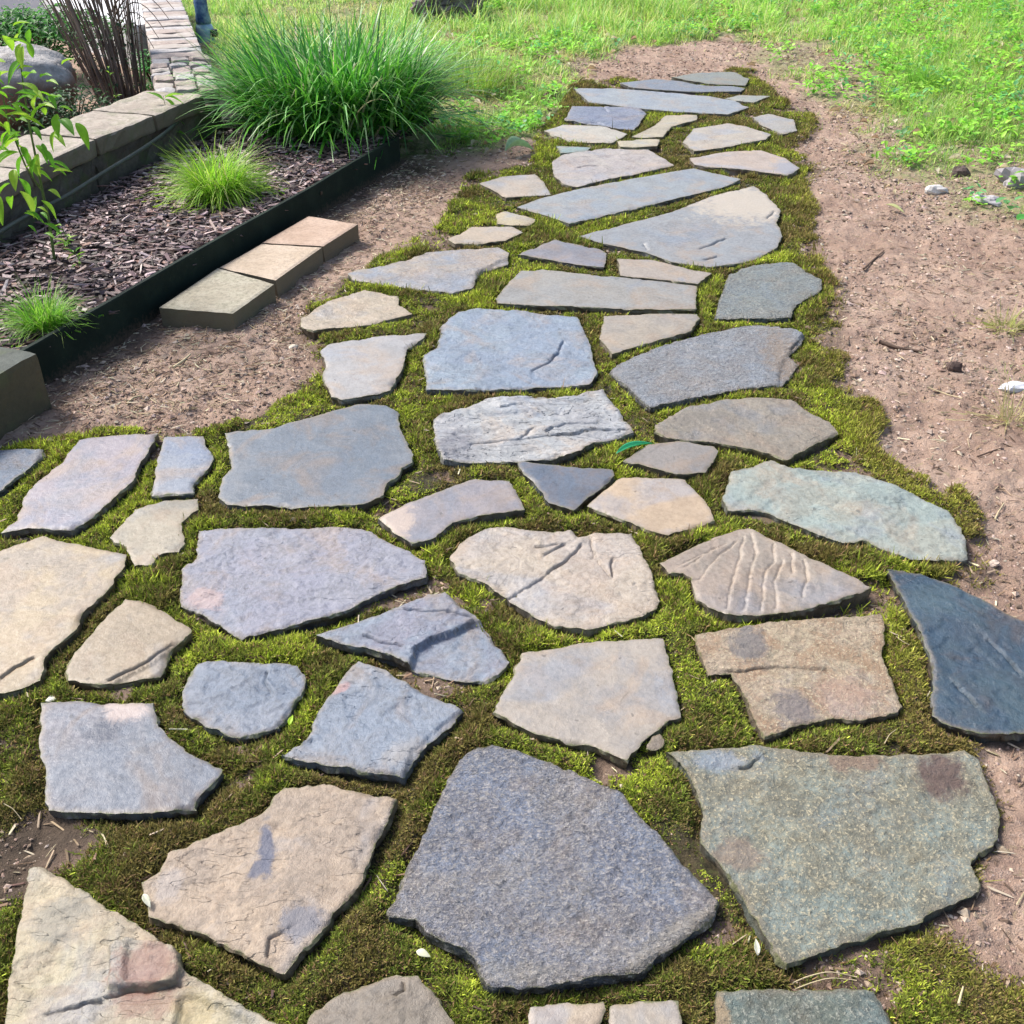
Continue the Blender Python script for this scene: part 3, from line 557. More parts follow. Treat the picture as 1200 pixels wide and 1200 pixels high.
MOSS = P([(668,98),(655,125),(632,150),(622,185),(598,196),(548,206),(530,245),(478,285),(440,306),(385,335),(340,372),(345,405),(372,430),(350,452),(300,488),(262,500),(190,503),(120,505),(75,512),(0,520),(-150,530),(-260,980),(0,985),(60,962),(110,985),(60,1018),(-60,1120),(-80,1330),(700,1420),(1200,1320),(1260,1150),(1205,1140),(1150,1125),(1105,1088),(1080,1075),(1160,1000),(1140,880),(1110,860),(1090,800),(1130,690),(1168,692),(1185,672),(1150,655),(1150,605),(1118,575),(1050,560),(1036,525),(1034,480),(992,440),(992,400),(1000,352),(990,335),(962,308),(958,260),(952,220),(972,202),(938,178),(966,152),(960,138),(935,125),(905,102),(885,84),(860,80),(820,100),(720,92)], .01)
LAWN_R = P([(912,50),(985,66),(1005,135),(1050,172),(1110,186),(1200,205),(1500,262),(2300,330),(2300,-60),(905,-60)])
SPARSE_R = P([(880,70),(925,105),(975,132),(1010,185),(1060,225),(1200,285),(1600,400),(2300,500),(2300,200),(1200,100),(900,30)])
LAWN_T = P([(430,175),(535,182),(608,164),(652,124),(665,76),(720,60),(860,44),(920,60),(930,-60),(-600,-60),(180,10),(240,60),(330,120)])
BANK_R = P([(1120,380),(1200,350),(1500,400),(1500,520),(1200,510),(1150,440)])
LUSH = P([(1020,1085),(1060,1078),(1110,1092),(1150,1125),(1230,1150),(1230,1260),(1060,1260),(1020,1140)], .01)
def masks(x, y):
    wob = fbm(x, y, .22, 31, 5, .62) * .075
    dm = sdf(x, y, MOSS); m = sstep(.02, -.03, dm + wob + .012)
    m = m * (1 - .92 * sstep(.34, .52, fbm(x, y, .17, 33, 4) + .35 * sstep(-.14, .0, dm)))
    m = np.maximum(m, sstep(.02, -.05, sdf(x, y, LUSH) + wob * .6))
    g = np.maximum(sstep(.35, -.35, sdf(x, y, LAWN_R) + wob * 3.5), sstep(.32, -.15, sdf(x, y, LAWN_T) + wob * 2.5))
    sp = sstep(.35, -.25, sdf(x, y, SPARSE_R) + wob * 4) * .55
    far = sstep(13, 14, np.abs(y)) + sstep(5, 7, np.abs(x)); far = np.clip(far, 0, 1)
    g = np.maximum(g, far)
    bk = sstep(.1, -.1, sdf(x, y, BANK_R) + wob * 2) * .22
    g = np.maximum(np.maximum(g, sp), bk) * (1 - m)
    return m, g
def domes(x, y, sc, s):
    x = x / sc; y = y / sc; ix = np.floor(x); iy = np.floor(y); d = np.full(np.shape(x), 9.0)
    for a in (-1, 0, 1):
        for b in (-1, 0, 1):
            cx = ix + a; cy = iy + b
            d = np.minimum(d, (cx + h2(cx, cy, s) - x) ** 2 + (cy + h2(cx, cy, s + 9) - y) ** 2)
    return np.sqrt(np.clip(1 - d, 0, 1))
def cushion(x, y):
    wx = x + fbm(x, y, .05, 43, 2) * .02; wy = y + fbm(x, y, .05, 44, 2) * .02
    return domes(wx, wy, .042, 45) * .9 + domes(wx, wy, .018, 46) * .35 + fbm(x, y, .12, 41, 2) * .5 - .85
def ground_z(x, y, m=None):
    if m is None: m, _ = masks(x, y)
    bank = sstep(1.9, 4.5, x) * .22 * sstep(1, 3, y)
    rise = sstep(8.5, 14, y) * .25
    soil = .014 + fbm(x, y, .7, 51, 3) * .018 + fbm(x, y, .10, 52, 4) * .014 + fbm(x, y, .035, 53, 3, .75) * .009 - .004 * sstep(.1, .5, fbm(x, y, .05, 54, 3))
    c = cushion(x, y); th = fbm(x, y, .3, 42, 3)
    ms = .0225 + c * .016 + np.clip(th, -.5, .5) * .010
    sd = stone_d(x, y)
    edge = sstep(.030, .004, sd)          # the moss sinks towards the stones
    ms = ms - edge * .013
    soil = np.where(sd < .06, np.minimum(soil, .022), soil)
    z = soil * (1 - m) + ms * m + bank + rise
    return np.where(sd < -.02, np.minimum(z, .0), z)

def build_ground():
    ys = [.45]
    while ys[-1] < 14: ys.append(ys[-1] + max(.006, .0048 * ys[-1]))
    while ys[-1] < 900: ys.append(ys[-1] + (ys[-1] - ys[-2]) * 1.18)
    yb = [.45]; st = .02
    while yb[-1] > -900: yb.append(yb[-1] - st); st *= 1.3
    ys = np.array(yb[:0:-1] + ys)
    xs = np.arange(-2.0, 2.3, .0098)
    xr = [xs[-1]]; st = .0098
    while xr[-1] < 900: st = min(st * 1.035, .05) if xr[-1] < 6 else st * 1.25; xr.append(xr[-1] + st)
    xl = [xs[0]]; st = .0098
    while xl[-1] > -900: st = min(st * 1.05, .06) if xl[-1] > -5 else st * 1.25; xl.append(xl[-1] - st)
    xs = np.array(xl[:0:-1] + list(xs) + xr[1:])
    X, Y = np.meshgrid(xs, ys); n0, n1 = X.shape
    x = X.ravel(); y = Y.ravel(); m, g = masks(x, y); z = ground_z(x, y, m)
    sd = stone_d(x, y)
    damp_shade = np.maximum(sstep(.03, 0, sd) * .8, sstep(.03, -.06, sdf(x, y, MOSS)) * .6)
    # painted shade below the edging, and dark earth in the lower left corner
    e = sdf(x, y, EDGING_SHADE); damp_shade = np.maximum(damp_shade, sstep(.10, -.12, e + fbm(x, y, .15, 61, 3) * .1) * .85)
    e = sdf(x, y, DAMP2); damp_shade = np.maximum(damp_shade, sstep(.12, -.03, e))
    idx = np.arange(n0 * n1).reshape(n0, n1)
    Fq = np.c_[idx[:-1, :-1].ravel(), idx[:-1, 1:].ravel(), idx[1:, 1:].ravel(), idx[1:, :-1].ravel()]
    o = make_mesh('ground', np.c_[x, y, z], Fq, M_ground, smooth=True, colr=np.c_[m, g, damp_shade])
    tag(o, 'trodden reddish brown earth, mossy along the path and grassy farther off', None, None, 'structure')
EDGING_SHADE = P([(-200,640),(0,505),(60,470),(190,405),(330,310),(440,235),(520,200),(480,180),(300,240),(0,430),(-300,560)])
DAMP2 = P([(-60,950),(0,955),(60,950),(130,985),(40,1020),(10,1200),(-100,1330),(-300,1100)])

# ---------------------------------------------------------------- little scattered geometry (numpy, one mesh each)
def blades(px, py, pz, L, W, az, lean, curve, colr, nseg=2, tip=.15, flop=None):
    """curved tapering blades; all arrays length n. returns V, F, C"""
    n = len(px); k = nseg + 1
    t = np.linspace(0, 1, k)[None, :]
    th = lean[:, None] + curve[:, None] * t          # angle from vertical
    ds = L[:, None] / nseg
    hx = np.concatenate([np.zeros((n, 1)), np.cumsum(np.sin(th[:, :-1] + curve[:, None] / (2 * nseg)) * ds, 1)], 1)
    hz = np.concatenate([np.zeros((n, 1)), np.cumsum(np.cos(th[:, :-1] + curve[:, None] / (2 * nseg)) * ds, 1)], 1)
    ca, sa = np.cos(az)[:, None], np.sin(az)[:, None]
    cx = px[:, None] + hx * ca; cy = py[:, None] + hx * sa; cz = pz[:, None] + hz
    w = W[:, None] * (1 - (t ** 1.7) * (1 - tip)) * .5
    tw = (rng.random(n) - .5)[:, None] * 1.0
    lx, ly = -np.sin(az[:, None] + tw) * w, np.cos(az[:, None] + tw) * w
    A = np.stack([cx - lx, cy - ly, cz], 2); B = np.stack([cx + lx, cy + ly, cz], 2)
    V = np.stack([A, B], 2).reshape(n * k * 2, 3)
    b = (np.arange(n) * k * 2)[:, None] + (np.arange(nseg) * 2)[None, :]
    b = b.ravel(); Fq = np.c_[b, b + 1, b + 3, b + 2]
    sh = .82 + .3 * t[..., None]
    C = (colr[:, None, :] * sh).repeat(2, 1).reshape(-1, 3) if False else np.repeat(colr[:, None, :] * np.ones((1, k, 1)), 2, 1).reshape(n, k * 2, 3).reshape(-1, 3)
    return V, Fq, C
def pick(cols, w, n, var=.18):
    c = np.array(cols)[rng.choice(len(cols), n, p=np.array(w) / sum(w))]
    return c * (1 + (rng.random((n, 1)) - .5) * 2 * var) * (1 + (rng.random((n, 3)) - .5) * .12)

def scatter(x0, x1, y0, y1, dens, cap=10 ** 7):
    """points with dens(y) per m2, thinning with distance"""
    out = []
    ys = np.arange(y0, y1, .25)
    for a in ys:
        n = int(dens(a + .12) * (x1 - x0) * .25); 
        out.append(np.c_[rng.uniform(x0, x1, n), rng.uniform(a, min(y1, a + .25), n)])
    return np.vstack(out)

def build_moss():
    def dn(y): return 125000 / max(1.0, depth(y) / 1.6) ** 1.7
    p = scatter(-2.35, 2.1, .45, 8.8, dn)
    inview = np.abs(p[:, 0]) < (depth(p[:, 1]) * .56 + .12)
    p = p[inview]
    x, y = p.T
    sd = stone_d(x, y); k = (sd > -.002); x, y, sd = x[k], y[k], sd[k]
    m, _ = masks(x, y)
    patch = fbm(x, y, .22, 71, 4); c = cushion(x, y)
    prob = m * sstep(-.62, -.22, patch + c * .6) * (.25 + .75 * sstep(-.45, -.05, c)) * (.30 + .70 * sstep(.0, .016, sd)) + m * .06
    k = rng.random(len(x)) < prob; x, y, sd, patch, c = x[k], y[k], sd[k], patch[k], c[k]
    z = ground_z(x, y)
    n = len(x); d = depth(y); sc = np.clip(d / 1.7, .9, 2.7) ** .62
    # several leaflets to each sprig
    R = 4
    X = np.repeat(x, R) + rng.normal(0, .0022, n * R) * np.repeat(sc, R); Y = np.repeat(y, R) + rng.normal(0, .0022, n * R) * np.repeat(sc, R)
    Z = np.repeat(z, R) - .001
    N = n * R; S = np.repeat(sc, R)
    th = np.repeat(np.clip(.9 + patch * .9 + c * .5, .45, 1.7), R)
    L = rng.lognormal(math.log(.0068), .34, N) * S * th; W = rng.uniform(.0018, .0040, N) * S
    az = rng.uniform(0, 6.28, N); lean = rng.uniform(.2, 1.35, N); cu = rng.uniform(-.4, .8, N)
    front = sstep(2.2, 1.2, y); tone = -.22 * front + .55 * sstep(.03, -.08, sdf(x, y, LUSH)) * sstep(.95, 1.1, y) + 1.15 * fbm(x, y, .26, 81, 3) + .8 * fbm(x, y, .06, 82, 2) + .28 * rng.normal(size=n) - .18
    lime = np.array([.43, .50, .06]); green = np.array([.17, .225, .035]); olive = np.array([.25, .205, .06]); dark = np.array([.07, .085, .028]); brown = np.array([.27, .175, .09])
    mid = np.exp(-((y - 2.6) / 1.3) ** 2)[:, None]           # yellow-green strongest around the middle of the path
    t1 = sstep(-.1, .5, tone + .42 * mid[:, 0])[:, None]; t2 = sstep(-.15, -.75, tone + .15 * mid[:, 0])[:, None]
    C = green * (1 - t1) + lime * t1; C = C * (1 - t2) + (olive * .75 + dark * .25) * t2
    edgeM = sstep(-.16, -.02, sdf(x, y, MOSS))[:, None] * (x > .3)[:, None]
    C = C * (1 - .65 * edgeM) + olive * 1.05 * .65 * edgeM
    rb = (rng.random(n) < .16)[:, None]; C = np.where(rb, brown, C)
    C = np.repeat(C, R, 0) * rng.lognormal(0, .38, (N, 1))
    V, Fq, CC = blades(X, Y, Z, L, W, az, lean, cu, C, nseg=1, tip=.25)
    o = make_mesh('moss', V, Fq, M_moss, smooth=False, colr=CC)
    tag(o, 'green and olive moss filling the gaps between the flagstones', None, None, 'stuff')
    print('moss', n)

def build_grass():
    def dn(y): return 15000 / max(1.0, y / 4.0) ** 1.4
    p = np.vstack([scatter(-2.0, 9.0, 2.0, 14.5, dn), scatter(-6.0, -2.0, 6.0, 14.5, dn)])
    k = (np.abs(p[:, 0]) < depth(p[:, 1]) * .60 + .3); p = p[k]; x, y = p.T
    m, g = masks(x, y); cl = fbm(x, y, .35, 91, 4); cl2 = fbm(x, y, .9, 92, 2)
    clump_ = fbm(x, y, .12, 94, 3); prob = g * sstep(-.5, .25, cl + clump_ * .8 + (g - .6) * .9)
    bed = (sdf(x, y, BED) < .05) | (sdf(x, y, WALLZ) < .05) | (sdf(x, y, DRIVE) < .02)
    k = (rng.random(len(x)) < prob) & ~bed; x, y, g, cl, cl2 = x[k], y[k], g[k], cl[k], cl2[k]
    n = len(x); z = ground_z(x, y) - .004
    lush = np.clip(g * .9 + cl * .6 + cl2 * .5 + sstep(1.8, 3.0, x) * .35, 0, 1.4)
    tall = sstep(8.2, 9.5, y) * sstep(2.6, 1.0, x) * sstep(-1.2, -.3, x)
    L = rng.uniform(.015, .055, n) * (.45 + .8 * lush) * (1 + .9 * np.clip(fbm(x, y, .15, 95, 2), -.5, .7)) * (1 + 1.6 * tall) * np.clip(y / 5, .8, 1.6); W = rng.uniform(.0022, .0048, n) * np.clip(y / 4, .8, 2.2)
    az = rng.uniform(0, 6.28, n); lean = rng.uniform(.05, 1.1, n); cu = rng.uniform(0, 1.3, n)
    G = pick([(.32, .57, .10), (.48, .68, .16), (.17, .35, .07), (.66, .74, .30), (.40, .62, .28)], [3, 3, 1.8, 2.4, 1.2], n)
    D = pick([(.66, .58, .30), (.55, .48, .26), (.50, .54, .16)], [2, 2, 2.5], n)
    s = (rng.random(n) < np.clip(1.15 - lush * 1.05 + 1.1 * sstep(-.02, .35, fbm(x, y, .45, 93, 4)), .12, .92))[:, None]
    C = np.where(s, D, G) * (1 + .22 * sstep(5, 9, y))[:, None]; C = np.minimum(C, .85)  # far blades lightened: overexposed glare of the distance put into their colour
    lean = np.where(s[:, 0], lean * .5 + .9, lean); 
    V, Fq, C = blades(x, y, z, L, W, az, lean, cu, C, nseg=2, tip=.1)
    o = make_mesh('lawn_grass', V, Fq, M_grass, smooth=False, colr=C)
    tag(o, 'bright green and straw coloured grass growing beyond and right of the path', None, None, 'stuff')
    print('grass', n)

def leaves(px, py, pz, L, W, az, pitch, colr, fold=.25):
    """oval leaves: 3 rows x 3 columns, folded along the midrib"""
    n = len(px); ts = np.array([0, .25, .6, 1.0]); ws = np.array([.12, .9, .85, .04])
    V = []
    for t, w in zip(ts, ws):
        drop = -(t ** 2) * .18
        for sgn in (-1, 0, 1):
            lx = t; lz = (abs(sgn) * w * fold * .5) + drop; ly = sgn * w * .5
            V.append((lx, ly, lz))
    V = np.array(V)
    a = np.stack([L, W, L], 1)[:, None, :] * V[None]
    cp, sp_ = np.cos(pitch)[:, None], np.sin(pitch)[:, None]
    X = a[..., 0] * cp - a[..., 2] * sp_; Z = a[..., 0] * sp_ + a[..., 2] * cp; Y = a[..., 1]
    ca, sa = np.cos(az)[:, None], np.sin(az)[:, None]
    VX = px[:, None] + X * ca - Y * sa; VY = py[:, None] + X * sa + Y * ca; VZ = pz[:, None] + Z
    VV = np.stack([VX, VY, VZ], 2).reshape(-1, 3)
    q = []
    for r in range(3):
        for c in range(2): q.append((r * 3 + c, r * 3 + c + 1, (r + 1) * 3 + c + 1, (r + 1) * 3 + c))
    q = np.array(q); Fq = ((np.arange(n) * 12)[:, None, None] + q[None]).reshape(-1, 4)
    C = np.repeat(colr, 12, 0)
    return VV, Fq, C

def build_weeds():
    n0 = 9000
    y = rng.uniform(3.4, 13.5, n0); x = rng.uniform(-.8, 8, n0)
    k = (np.abs(x) < depth(y) * .6 + .3); x, y = x[k], y[k]
    m, g = masks(x, y); cl = fbm(x, y, .5, 101, 3)
    bed = (sdf(x, y, BED) < .1) | (sdf(x, y, WALLZ) < .05)
    k = (rng.random(len(x)) < np.clip(g * 1.2 - .25, 0, 1) * sstep(-.25, .3, cl + .25 * sstep(1.8, 3, x))) & ~bed; x, y = x[k], y[k]
    R = 11; n = len(x) * R
    X = np.repeat(x, R) + rng.normal(0, .028, n); Y = np.repeat(y, R) + rng.normal(0, .028, n); Z = np.repeat(ground_z(x, y), R) + rng.uniform(.01, .07, n) * (1 + 1.6 * np.repeat(sstep(2.0, 3.6, x), R))
    C = np.repeat(pick([(.28, .62, .08), (.40, .76, .10), (.18, .50, .18)], [3, 3, 1], len(x)), R, 0) * rng.uniform(.75, 1.25, (n, 1))
    V, Fq, C = leaves(X, Y, Z, rng.uniform(.022, .052, n), rng.uniform(.014, .032, n), rng.uniform(0, 6.28, n), rng.uniform(-.2, .9, n), C)
    n = 2600; y = rng.uniform(3.0, 12, n); x = rng.uniform(-.8, 7, n); m, g = masks(x, y)      # dead leaves caught in the grass
    k = (np.abs(x) < depth(y) * .6 + .3) & (g > .15) & (m < .2) & (rng.random(n) < .7) & (sdf(x, y, BED) > .1) & (sdf(x, y, WALLZ) > .05); x, y = x[k], y[k]; n = len(x)
    v, f, c = leaves(x, y, ground_z(x, y) + rng.uniform(.008, .03, n), rng.uniform(.03, .07, n), rng.uniform(.015, .035, n), rng.uniform(0, 6.28, n), rng.uniform(-.3, .4, n), pick([(.58, .48, .34), (.40, .28, .18), (.70, .62, .46)], [3, 2, 2], n), .8)
    Fq = np.vstack([Fq, f + len(V)]); V = np.vstack([V, v]); C = np.vstack([C, c])
    o = make_mesh('broadleaf_weeds', V, Fq, M_leaf, smooth=True, colr=C)
    tag(o, 'low leafy weeds and dead leaves mixed into the grass, thickest at the right', None, None, 'stuff')

def lumps(x, y, z, s, colr, flat=.6, seedn=0):
    """irregular crumbs: jittered octahedra"""
    n = len(x)
    O = np.array([(1, 0, 0), (0, 1, 0), (-1, 0, 0), (0, -1, 0), (0, 0, 1), (0, 0, -1)], float)
    V = O[None] * (rng.uniform(.55, 1.25, (n, 6, 1))); V = V + rng.uniform(-.18, .18, (n, 6, 3))
    V[..., 2] *= flat; V *= s[:, None, None]
    a = rng.uniform(0, 6.28, n); ca, sa = np.cos(a)[:, None], np.sin(a)[:, None]
    st = rng.uniform(.8, 1.7, n)[:, None]
    X = V[..., 0] * st
    VX = X * ca - V[..., 1] * sa + x[:, None]; VY = X * sa + V[..., 1] * ca + y[:, None]; VZ = V[..., 2] + z[:, None]
    t = np.array([(0, 1, 4), (1, 2, 4), (2, 3, 4), (3, 0, 4), (1, 0, 5), (2, 1, 5), (3, 2, 5), (0, 3, 5)])
    return np.stack([VX, VY, VZ], 2).reshape(-1, 3), ((np.arange(n) * 6)[:, None, None] + t[None]).reshape(-1, 3), np.repeat(colr, 6, 0)
def chips(x, y, z, L, W, T, az, tilt, colr):
    """thin split slivers: tapered irregular boxes"""
    n = len(x)
    B = np.array([(-1, -1, -1), (1, -1, -1), (1, 1, -1), (-1, 1, -1), (-1, -1, 1), (1, -1, 1), (1, 1, 1), (-1, 1, 1)], float) * .5
    V = B[None] * np.stack([L, W, T], 1)[:, None, :] * rng.uniform(.45, 1.2, (n, 8, 3)) 
    ct, st = np.cos(tilt)[:, None], np.sin(tilt)[:, None]
    X = V[..., 0] * ct - V[..., 2] * st; Z = V[..., 0] * st + V[..., 2] * ct
    rl = rng.normal(0, .5, n); cr, sr = np.cos(rl)[:, None], np.sin(rl)[:, None]
    Yv = V[..., 1] * cr - Z * sr; Z = V[..., 1] * sr + Z * cr
    ca, sa = np.cos(az)[:, None], np.sin(az)[:, None]
    VX = X * ca - Yv * sa + x[:, None]; VY = X * sa + Yv * ca + y[:, None]; VZ = Z + z[:, None]
    q = np.array([(0, 3, 2, 1), (4, 5, 6, 7), (0, 1, 5, 4), (1, 2, 6, 5), (2, 3, 7, 6), (3, 0, 4, 7)])
    return np.stack([VX, VY, VZ], 2).reshape(-1, 3), ((np.arange(n) * 8)[:, None, None] + q[None]).reshape(-1, 4), np.repeat(colr, 8, 0)

def build_crumbs():
    p = scatter(-2.5, 3.6, .45, 8.5, lambda y: 22000 / max(1, depth(y) / 1.7) ** 1.35)
    p = p[np.abs(p[:, 0]) < depth(p[:, 1]) * .56 + .15]; x, y = p.T
    m, g = masks(x, y); sd = stone_d(x, y); cl = fbm(x, y, .30, 111, 4)
    bed = (sdf(x, y, BED) < .0)
    prob = np.clip(1 - m, .05, 1) * sstep(-.5, .5, cl) * .9
    k = (rng.random(len(x)) < prob) & (sd > .004) & ~bed; x, y = x[k], y[k]; n = len(x)
    s = rng.lognormal(math.log(.0023), .6, n) * np.clip(depth(y) / 2.2, .8, 2.2); s = np.minimum(s, .012)
    C = pick([(.35, .26, .20), (.25, .18, .135), (.50, .40, .33), (.14, .10, .075)], [4, 3, 3, .9], n)
    V1, F1, C1 = lumps(x, y, ground_z(x, y) + s * .1, s, C)
    o = make_mesh('soil_crumbs', V1, F1, M_crumb, smooth=False, colr=C1)
    tag(o, 'small crumbs and clods of earth lying on the bare ground', None, None, 'stuff')
    # dry bits: needles, bark shreds, straw
    p = scatter(-2.5, 3.6, .45, 9, lambda y: 4200 / max(1, depth(y) / 2.2) ** .8)
    p = p[np.abs(p[:, 0]) < depth(p[:, 1]) * .56 + .15]; x, y = p.T
    m, g = masks(x, y); sd = stone_d(x, y); bed = (sdf(x, y, BED) < .0)
    dl = sdf(x, y, LITTER)
    prob = .10 + .8 * sstep(.15, -.15, dl) + .3 * (1 - m) * sstep(0, .6, fbm(x, y, .4, 121, 3))
    prob = prob * np.where(m > .5, .35, 1)
    k = (rng.random(len(x)) < prob) & (sd > .002) & ~bed; x, y = x[k], y[k]; n = len(x)
    C = pick([(.46, .36, .25), (.28, .19, .13), (.64, .56, .42), (.15, .10, .08)], [3, 3, 2.5, 2], n)
    L = rng.uniform(.008, .042, n); 
    V1, F1, C1 = chips(x, y, ground_z(x, y) + .004, L, rng.uniform(.0015, .0045, n), rng.uniform(.001, .002, n), rng.normal(.25, .9, n), rng.normal(0, .15, n), C)
    o = make_mesh('dry_litter', V1, F1, M_dry, smooth=False, colr=C1)
    tag(o, 'shreds of bark, straw and needles strewn over the earth', None, None, 'stuff')
LITTER = P([(0,520),(180,500),(340,440),(360,360),(480,280),(560,215),(480,185),(330,260),(60,455),(-200,560)])

# ---------------------------------------------------------------- planting bed, edging, wall
ZB = .12
E0 = np.array(at(60, 455, 0)); E1 = np.array(at(470, 197, 0)); ED = (E1 - E0) / np.hypot(*(E1 - E0)); EN = np.array([-ED[1], ED[0]])   # EN points to the bed
if EN[0] > 0: EN = -EN
EA = E0 - ED * 1.5
W0 = np.array(at(0, 214, .32)); W1 = np.array(at(112, 163, .32)); W2 = np.array(at(240, 111, .32))
WD0 = (W1 - W0) / np.hypot(*(W1 - W0)); WA = W0 - WD0 * 1.6
WD1 = (W2 - W1) / np.hypot(*(W2 - W1))
def nrm_out(d):
    n = np.array([-d[1], d[0]]); return n if n[0] < 0 else -n
BED = np.array([EA, E1, E1 + ED * .55, W2 + np.array([.0, .7]), W2, W1, W0, WA, WA + np.array([.2, -.6])])
WW = .34
WN0, WN1 = nrm_out(WD0), nrm_out(WD1)
W3 = np.array(at(222, 0, .32))
WALLZ = np.array([WA, W0, W1, W2, W3, W3 + np.array([-.6, 0]), W2 + WN1 * WW + np.array([-.1, .2]), W1 + WN1 * WW, W0 + WN0 * WW, WA + WN0 * WW])
DRIVE = P([(-900,-40),(-300,70),(-60,42),(60,45),(120,70),(165,86),(190,80),(198,-60),(-900,-100)])

def box_mesh(L, W, Hh, n=(10, 6, 4), rough=.002, bev=.006, seed=0, taper=0):
    """worn block: subdivided box with rounded arrises and noise. origin at base centre; returns V,F"""
    nx, ny, nz = n; V = []; idx = {}; Fs = []
    def vid(i, j, k):
        if (i, j, k) in idx: return idx[(i, j, k)]
        idx[(i, j, k)] = len(V); V.append((i / nx - .5, j / ny - .5, k / nz)); return idx[(i, j, k)]
    for i in range(nx):
        for j in range(ny):
            Fs.append((vid(i, j, nz), vid(i + 1, j, nz), vid(i + 1, j + 1, nz), vid(i, j + 1, nz)))
            Fs.append((vid(i, j, 0), vid(i, j + 1, 0), vid(i + 1, j + 1, 0), vid(i + 1, j, 0)))
    for i in range(nx):
        for k in range(nz):
            Fs.append((vid(i, 0, k), vid(i + 1, 0, k), vid(i + 1, 0, k + 1), vid(i, 0, k + 1)))
            Fs.append((vid(i, ny, k), vid(i, ny, k + 1), vid(i + 1, ny, k + 1), vid(i + 1, ny, k)))
    for j in range(ny):
        for k in range(nz):
            Fs.append((vid(0, j, k), vid(0, j, k + 1), vid(0, j + 1, k + 1), vid(0, j + 1, k)))
            Fs.append((vid(nx, j, k), vid(nx, j + 1, k), vid(nx, j + 1, k + 1), vid(nx, j, k + 1)))
    V = np.array(V); 
    # cluster the loops towards the arrises so the bevel stays small
    def ease(t): return t + .55 * np.sin(2 * np.pi * t) / (2 * np.pi) * -1
    V[:, 0] = ease(V[:, 0] + .5) - .5; V[:, 1] = ease(V[:, 1] + .5) - .5; V[:, 2] = ease(V[:, 2])
    P0 = V * np.array([L, W, Hh]); h = np.array([L / 2, W / 2, Hh / 2]); c = P0 - np.array([0, 0, Hh / 2])
    inner = np.clip(c, -(h - bev), h - bev); dv = c - inner; ln = np.linalg.norm(dv, axis=1)[:, None]
    c = np.where(ln > 1e-9, inner + dv / np.maximum(ln, 1e-9) * np.minimum(ln, bev), c)
    nx_ = fbm(c[:, 0] + seed, c[:, 1] + c[:, 2] * 1.3, .05, 3, 3) * rough; ny_ = fbm(c[:, 1] + seed, c[:, 0] - c[:, 2], .05, 4, 3) * rough; nz_ = fbm(c[:, 0] - seed, c[:, 1] * 1.1 + c[:, 2], .06, 5, 3) * rough
    c = c + np.c_[nx_, ny_, nz_]
    c[:, 2] += Hh / 2
    return c, np.array(Fs)
def conc_mat(name, a, b, rough=.8, lichen=.0, grain=.5, side=0):
    t = NT(name); n1 = t.noise(7, 4); n2 = t.noise(60, 5, .7); n3 = t.noise(260, 3, .7)
    c = t.mix(t.ramp(n1, .35, .65), a, b); c = t.mix(t.ramp(n2, .4, .7, 0, grain), c, tuple(v * .5 for v in a))
    c = t.mix(t.ramp(n3, .55, .75, 0, grain * .8), c, tuple(min(.9, v * 1.5) for v in b))
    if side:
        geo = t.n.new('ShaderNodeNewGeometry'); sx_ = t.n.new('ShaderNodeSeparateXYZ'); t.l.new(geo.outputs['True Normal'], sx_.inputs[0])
        c = t.mix(t.ramp(sx_.outputs[2], .7, .4, 0, side), c, t.mix(n2, (.05, .04, .02), (.14, .12, .07)))  # steep sides darkened: mossy dirt tone with shade painted in
    if lichen: c = t.mix(t.ramp(t.noise(11, 4), .5, .65, 0, lichen), c, (.10, .13, .05))
    return t.fin(c, rough, t.bump(t.math('ADD', n2, t.math('MULTIPLY', n3, .4)), .7, .004), .35)
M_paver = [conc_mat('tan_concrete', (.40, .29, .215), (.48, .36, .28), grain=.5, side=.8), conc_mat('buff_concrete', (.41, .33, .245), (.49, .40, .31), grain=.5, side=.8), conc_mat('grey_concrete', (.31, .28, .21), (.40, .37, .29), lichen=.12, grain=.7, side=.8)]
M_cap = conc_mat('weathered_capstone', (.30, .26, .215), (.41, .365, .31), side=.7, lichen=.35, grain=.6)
M_wallf = conc_mat('dark_wall_face', (.10, .09, .07), (.16, .14, .11), lichen=.6)
M_block = conc_mat('dark_block', (.07, .08, .07), (.11, .125, .11), lichen=.3, side=.9)  # side faces darkened further, the shadow on them painted in

def place_box(name, c, z, L, W, Hh, ang, mat, parent=None, **kw):
    V, Fs = box_mesh(L, W, Hh, **kw)
    o = make_mesh(name, V, Fs, mat, smooth=False)
    if parent is not None:
        o.parent = parent; o.location = (c[0] - parent.location.x, c[1] - parent.location.y, z - parent.location.z)
    else: o.location = (c[0], c[1], z)
    o.rotation_euler.z = ang
    return o

